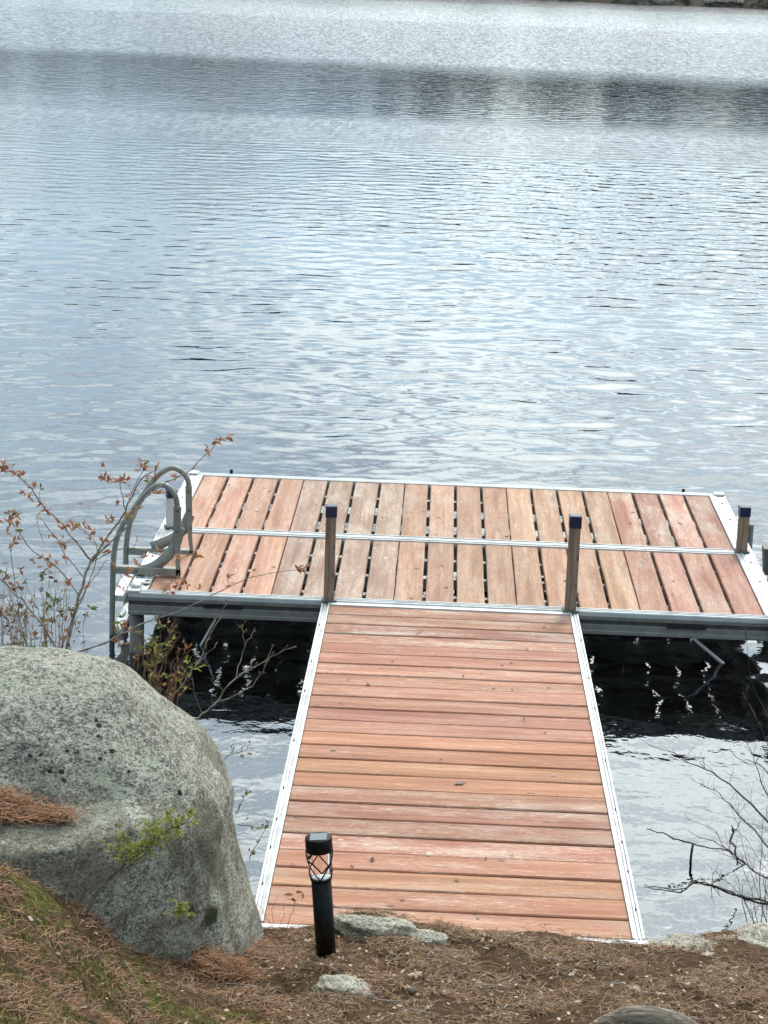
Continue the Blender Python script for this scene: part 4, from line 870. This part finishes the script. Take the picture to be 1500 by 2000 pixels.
# bits of bark and broken leaves mixed in
n = 1500; x = rng.uniform(.3, 2.7, n); y = rng.uniform(-4.9, -3.55, n); k = inland(x, y); x, y = x[k], y[k]; n = len(x); z = G(x, y)+.010+rng.uniform(0,.006,n)
a = rng.random(n)*6.283; s = np.minimum(rng.gamma(2., .0022, n)+.002, .008); tx = np.stack([np.cos(a), np.sin(a), rng.normal(0,.35,n)], -1)*s[:,None]; ty = np.stack([-np.sin(a), np.cos(a), rng.normal(0,.35,n)], -1)*(s*rng.uniform(.4,.9,n))[:,None]
c = np.stack([x,y,z],-1); V = np.stack([c-tx, c-ty, c+tx, c+ty], 1).reshape(-1,3)
CHIP = needlemat('bark_chips', [(0,(.035,.02,.014)),(.45,(.11,.065,.04)),(.75,(.30,.22,.15)),(1,(.52,.44,.35))])
tag(npmesh('leaf_litter', V, np.arange(len(V)).reshape(-1,4), CHIP), 'small bark chips and leaf fragments scattered in the needles', 'leaf litter', kind='stuff')
# moss tufts on the lower left
n = 60000; x = rng.uniform(.15, 1.5, n); y = rng.uniform(-5.5, -4.1, n)
mm = mossy(x, y); k = rng.random(n) < mm; x, y = x[k], y[k]; n = len(x); z = G(x, y)+.004
a = rng.random(n)*6.283; hh = rng.uniform(.004,.011,n); t = np.stack([np.cos(a), np.sin(a), np.zeros(n)],-1)*.0016; tip = np.stack([rng.normal(0,.004,n), rng.normal(0,.004,n), hh],-1); c = np.stack([x,y,z],-1)
V = np.stack([c-t, c+t, c+tip], 1).reshape(-1,3); MOSS = needlemat('moss', [(0,(.09,.075,.022)),(.5,(.22,.20,.055)),(1,(.38,.34,.12))])
tag(npmesh('moss', V, np.arange(len(V)).reshape(-1,3), MOSS), 'low yellow green moss growing on the lower left slope', 'moss', kind='stuff')
# fallen leaves one can point at
DEADL = leafmat('dead_leaf', [(0,(.60,.47,.35)),(.5,(.66,.55,.43)),(1,(.50,.37,.26))])
def gl(u, v):
    d = ray(u, v); t = 3.; 
    while t < 12:
        p = CAM + d*t
        if p.z < Gp(p.x, p.y)+.014: return p
        t += .01
    return p
def lobed(r, seed):
    rr = random.Random(seed); vs = [(0,0,.002)]; n = 14
    for i in range(n):
        a_ = 6.283*i/n; q = r*(1 if i % 2 == 0 else .55)*rr.uniform(.7,1.15); vs.append((q*math.cos(a_), q*.62*math.sin(a_), rr.uniform(-.1,.38)*r))
    m = MB(); m.add(vs, [(0, 1+i, 1+(i+1) % n) for i in range(n)]); return m
for k_, (u, v, r, lab) in enumerate([(1383,1875,.026,'largest pale dead leaf, at the right below the flat pale rock'), (1437,1900,.013,'small pale dead leaf just below right of the largest dead leaf'),
    (1118,1912,.018,'pale lobed dead leaf lying right of centre on the needles'), (812,1914,.026,'brown curled dead leaf below the gangway end, left of centre'), (1240,1942,.024,'long pale dead leaf lying just above the driftwood log'),
    (1285,1951,.012,'narrow pale leaf scrap right of the long leaf above the log'), (1128,1968,.016,'pale leaf lying just left of the driftwood log tip'), (1210,1838,.018,'dark curled leaf on the edge of the bank at the gangway corner'),
    (838,1978,.018,'pale leaf at the bottom edge left of the driftwood log'), (603,1848,.022,'reddish brown curled leaf at the left foot of the path light'), (523,1888,.010,'tiny white leaf between the boulder foot and the path light'), (1075,1945,.010,'small pale leaf left of centre of the needle bank above the log')]):
    p = gl(u, v); o = lobed(r, k_).build('dead_leaf', DEADL, None, False, p+Vector((0,0,.016))); o.rotation_euler = (random.uniform(-.2,.3), random.uniform(-.3,.3), random.uniform(-.7,.7)); tag(o, lab, 'leaf', 'dead leaves lying on the bank')
for k_, (u, v, lab) in enumerate([(898,1903,'black pine cone scrap lying in the centre of the needle bank'), (803,1935,'black pine cone scrap below the brown curled leaf')]):
    p = gl(u, v); o = rock('cone_scrap', p, (.012,.010,.008), 2.+k_, BARKD, 2, .3); tag(o, lab, 'cone', 'cone scraps on the bank')
# specks of bud scales on the decking
V = []; n = 190
for k_ in range(n):
    if k_ < 100: x, y, z = random.uniform(.1, 2.94), random.uniform(.06, 2.3), .0025
    else: x = random.uniform(.97, 2.03); yy_ = random.uniform(-3.5, -.05); y, z = yy_, .003-.02547*yy_
    s = random.gammavariate(3, .0019)+.002; a_ = random.random()*6.28; c, q = math.cos(a_), math.sin(a_); V += [(x-s*c, y-s*q, z), (x+s*.6*q, y-s*.6*c, z+.001), (x+s*c, y+s*q, z+.003), (x-s*.6*q, y+s*.6*c, z+.001)]
tag(npmesh('bud_scale_litter', np.array(V), np.arange(len(V)).reshape(-1,4), CHIP), 'tiny brown bud scales scattered over the red decking', 'litter', kind='stuff')
# fallen twigs lying in the needles
tw = MB()
for k_ in range(46):
    x = random.uniform(.5, 2.6); y = random.uniform(-4.45, -3.66); a_ = random.gauss(0, .7) + random.choice((0, math.pi)); L = random.uniform(.03, .13)
    P_ = [Vector((x+L*t*math.cos(a_)+random.gauss(0,.003), y+L*t*math.sin(a_)*.8+random.gauss(0,.003), 0)) for t in (0, .35, .7, 1)]
    tw.tube([Vector((p.x, p.y, Gp(p.x, p.y)+.015+random.uniform(0,.006))) for p in P_], [.0018, .0016, .0013, .0007], 5)
tag(tw.build('twig_litter', BARK, None, True), 'short dead twigs strewn through the needle litter', 'twigs', kind='stuff')
# pale chips of stone and leaf showing through, thickest right of centre
n = 170; V = []; F = []
for k_ in range(n):
    x = random.gauss(1.75, .42); y = random.uniform(-4.5, -3.66); z = Gp(x, y)+.017; s_ = random.uniform(.003, .0095); o_ = len(V); m_ = 6; a0 = random.random()*6.28; e_ = random.uniform(.35, .9)
    for q in range(m_):
        a_ = a0+6.283*q/m_; r_ = s_*random.uniform(.6, 1.15); dx, dy = r_*math.cos(a_), r_*math.sin(a_)*e_; ca, sa = math.cos(a0*3), math.sin(a0*3)
        V.append((x+dx*ca-dy*sa, y+dx*sa+dy*ca, z+random.uniform(-.001, .004)))
    F.append(tuple(range(o_, o_+m_)))
me = bpy.data.meshes.new('pale_fragments'); me.from_pydata(V, [], F); me.materials.append(needlemat('pale_chips', [(0,(.22,.14,.09)),(.5,(.37,.26,.18)),(1,(.55,.44,.33))]))
o = bpy.data.objects.new('pale_fragments', me); COL.objects.link(o); tag(o, 'pale leaf and stone fragments dotting the brown needle litter', 'leaf litter', kind='stuff')
# curled brown leaf scraps, darker and larger than the chips
sc = MB()
for k_ in range(90):
    x = random.uniform(.6, 2.6); y = random.uniform(-4.5, -3.68); z = Gp(x, y)+.014; r_ = random.uniform(.007, .017); a_ = random.random()*6.28
    leaf(sc, Vector((x, y, z)), Vector((math.cos(a_), math.sin(a_)*.8, random.uniform(-.05, .3))), r_*2, r_*1.1, random.uniform(.1, .5))
tag(sc.build('curled_leaf_scraps', leafmat('brown_leaf', [(0,(.07,.035,.02)),(.5,(.19,.10,.055)),(1,(.36,.23,.14))])), 'curled brown leaf scraps lying among the needles', 'leaf litter', kind='stuff')
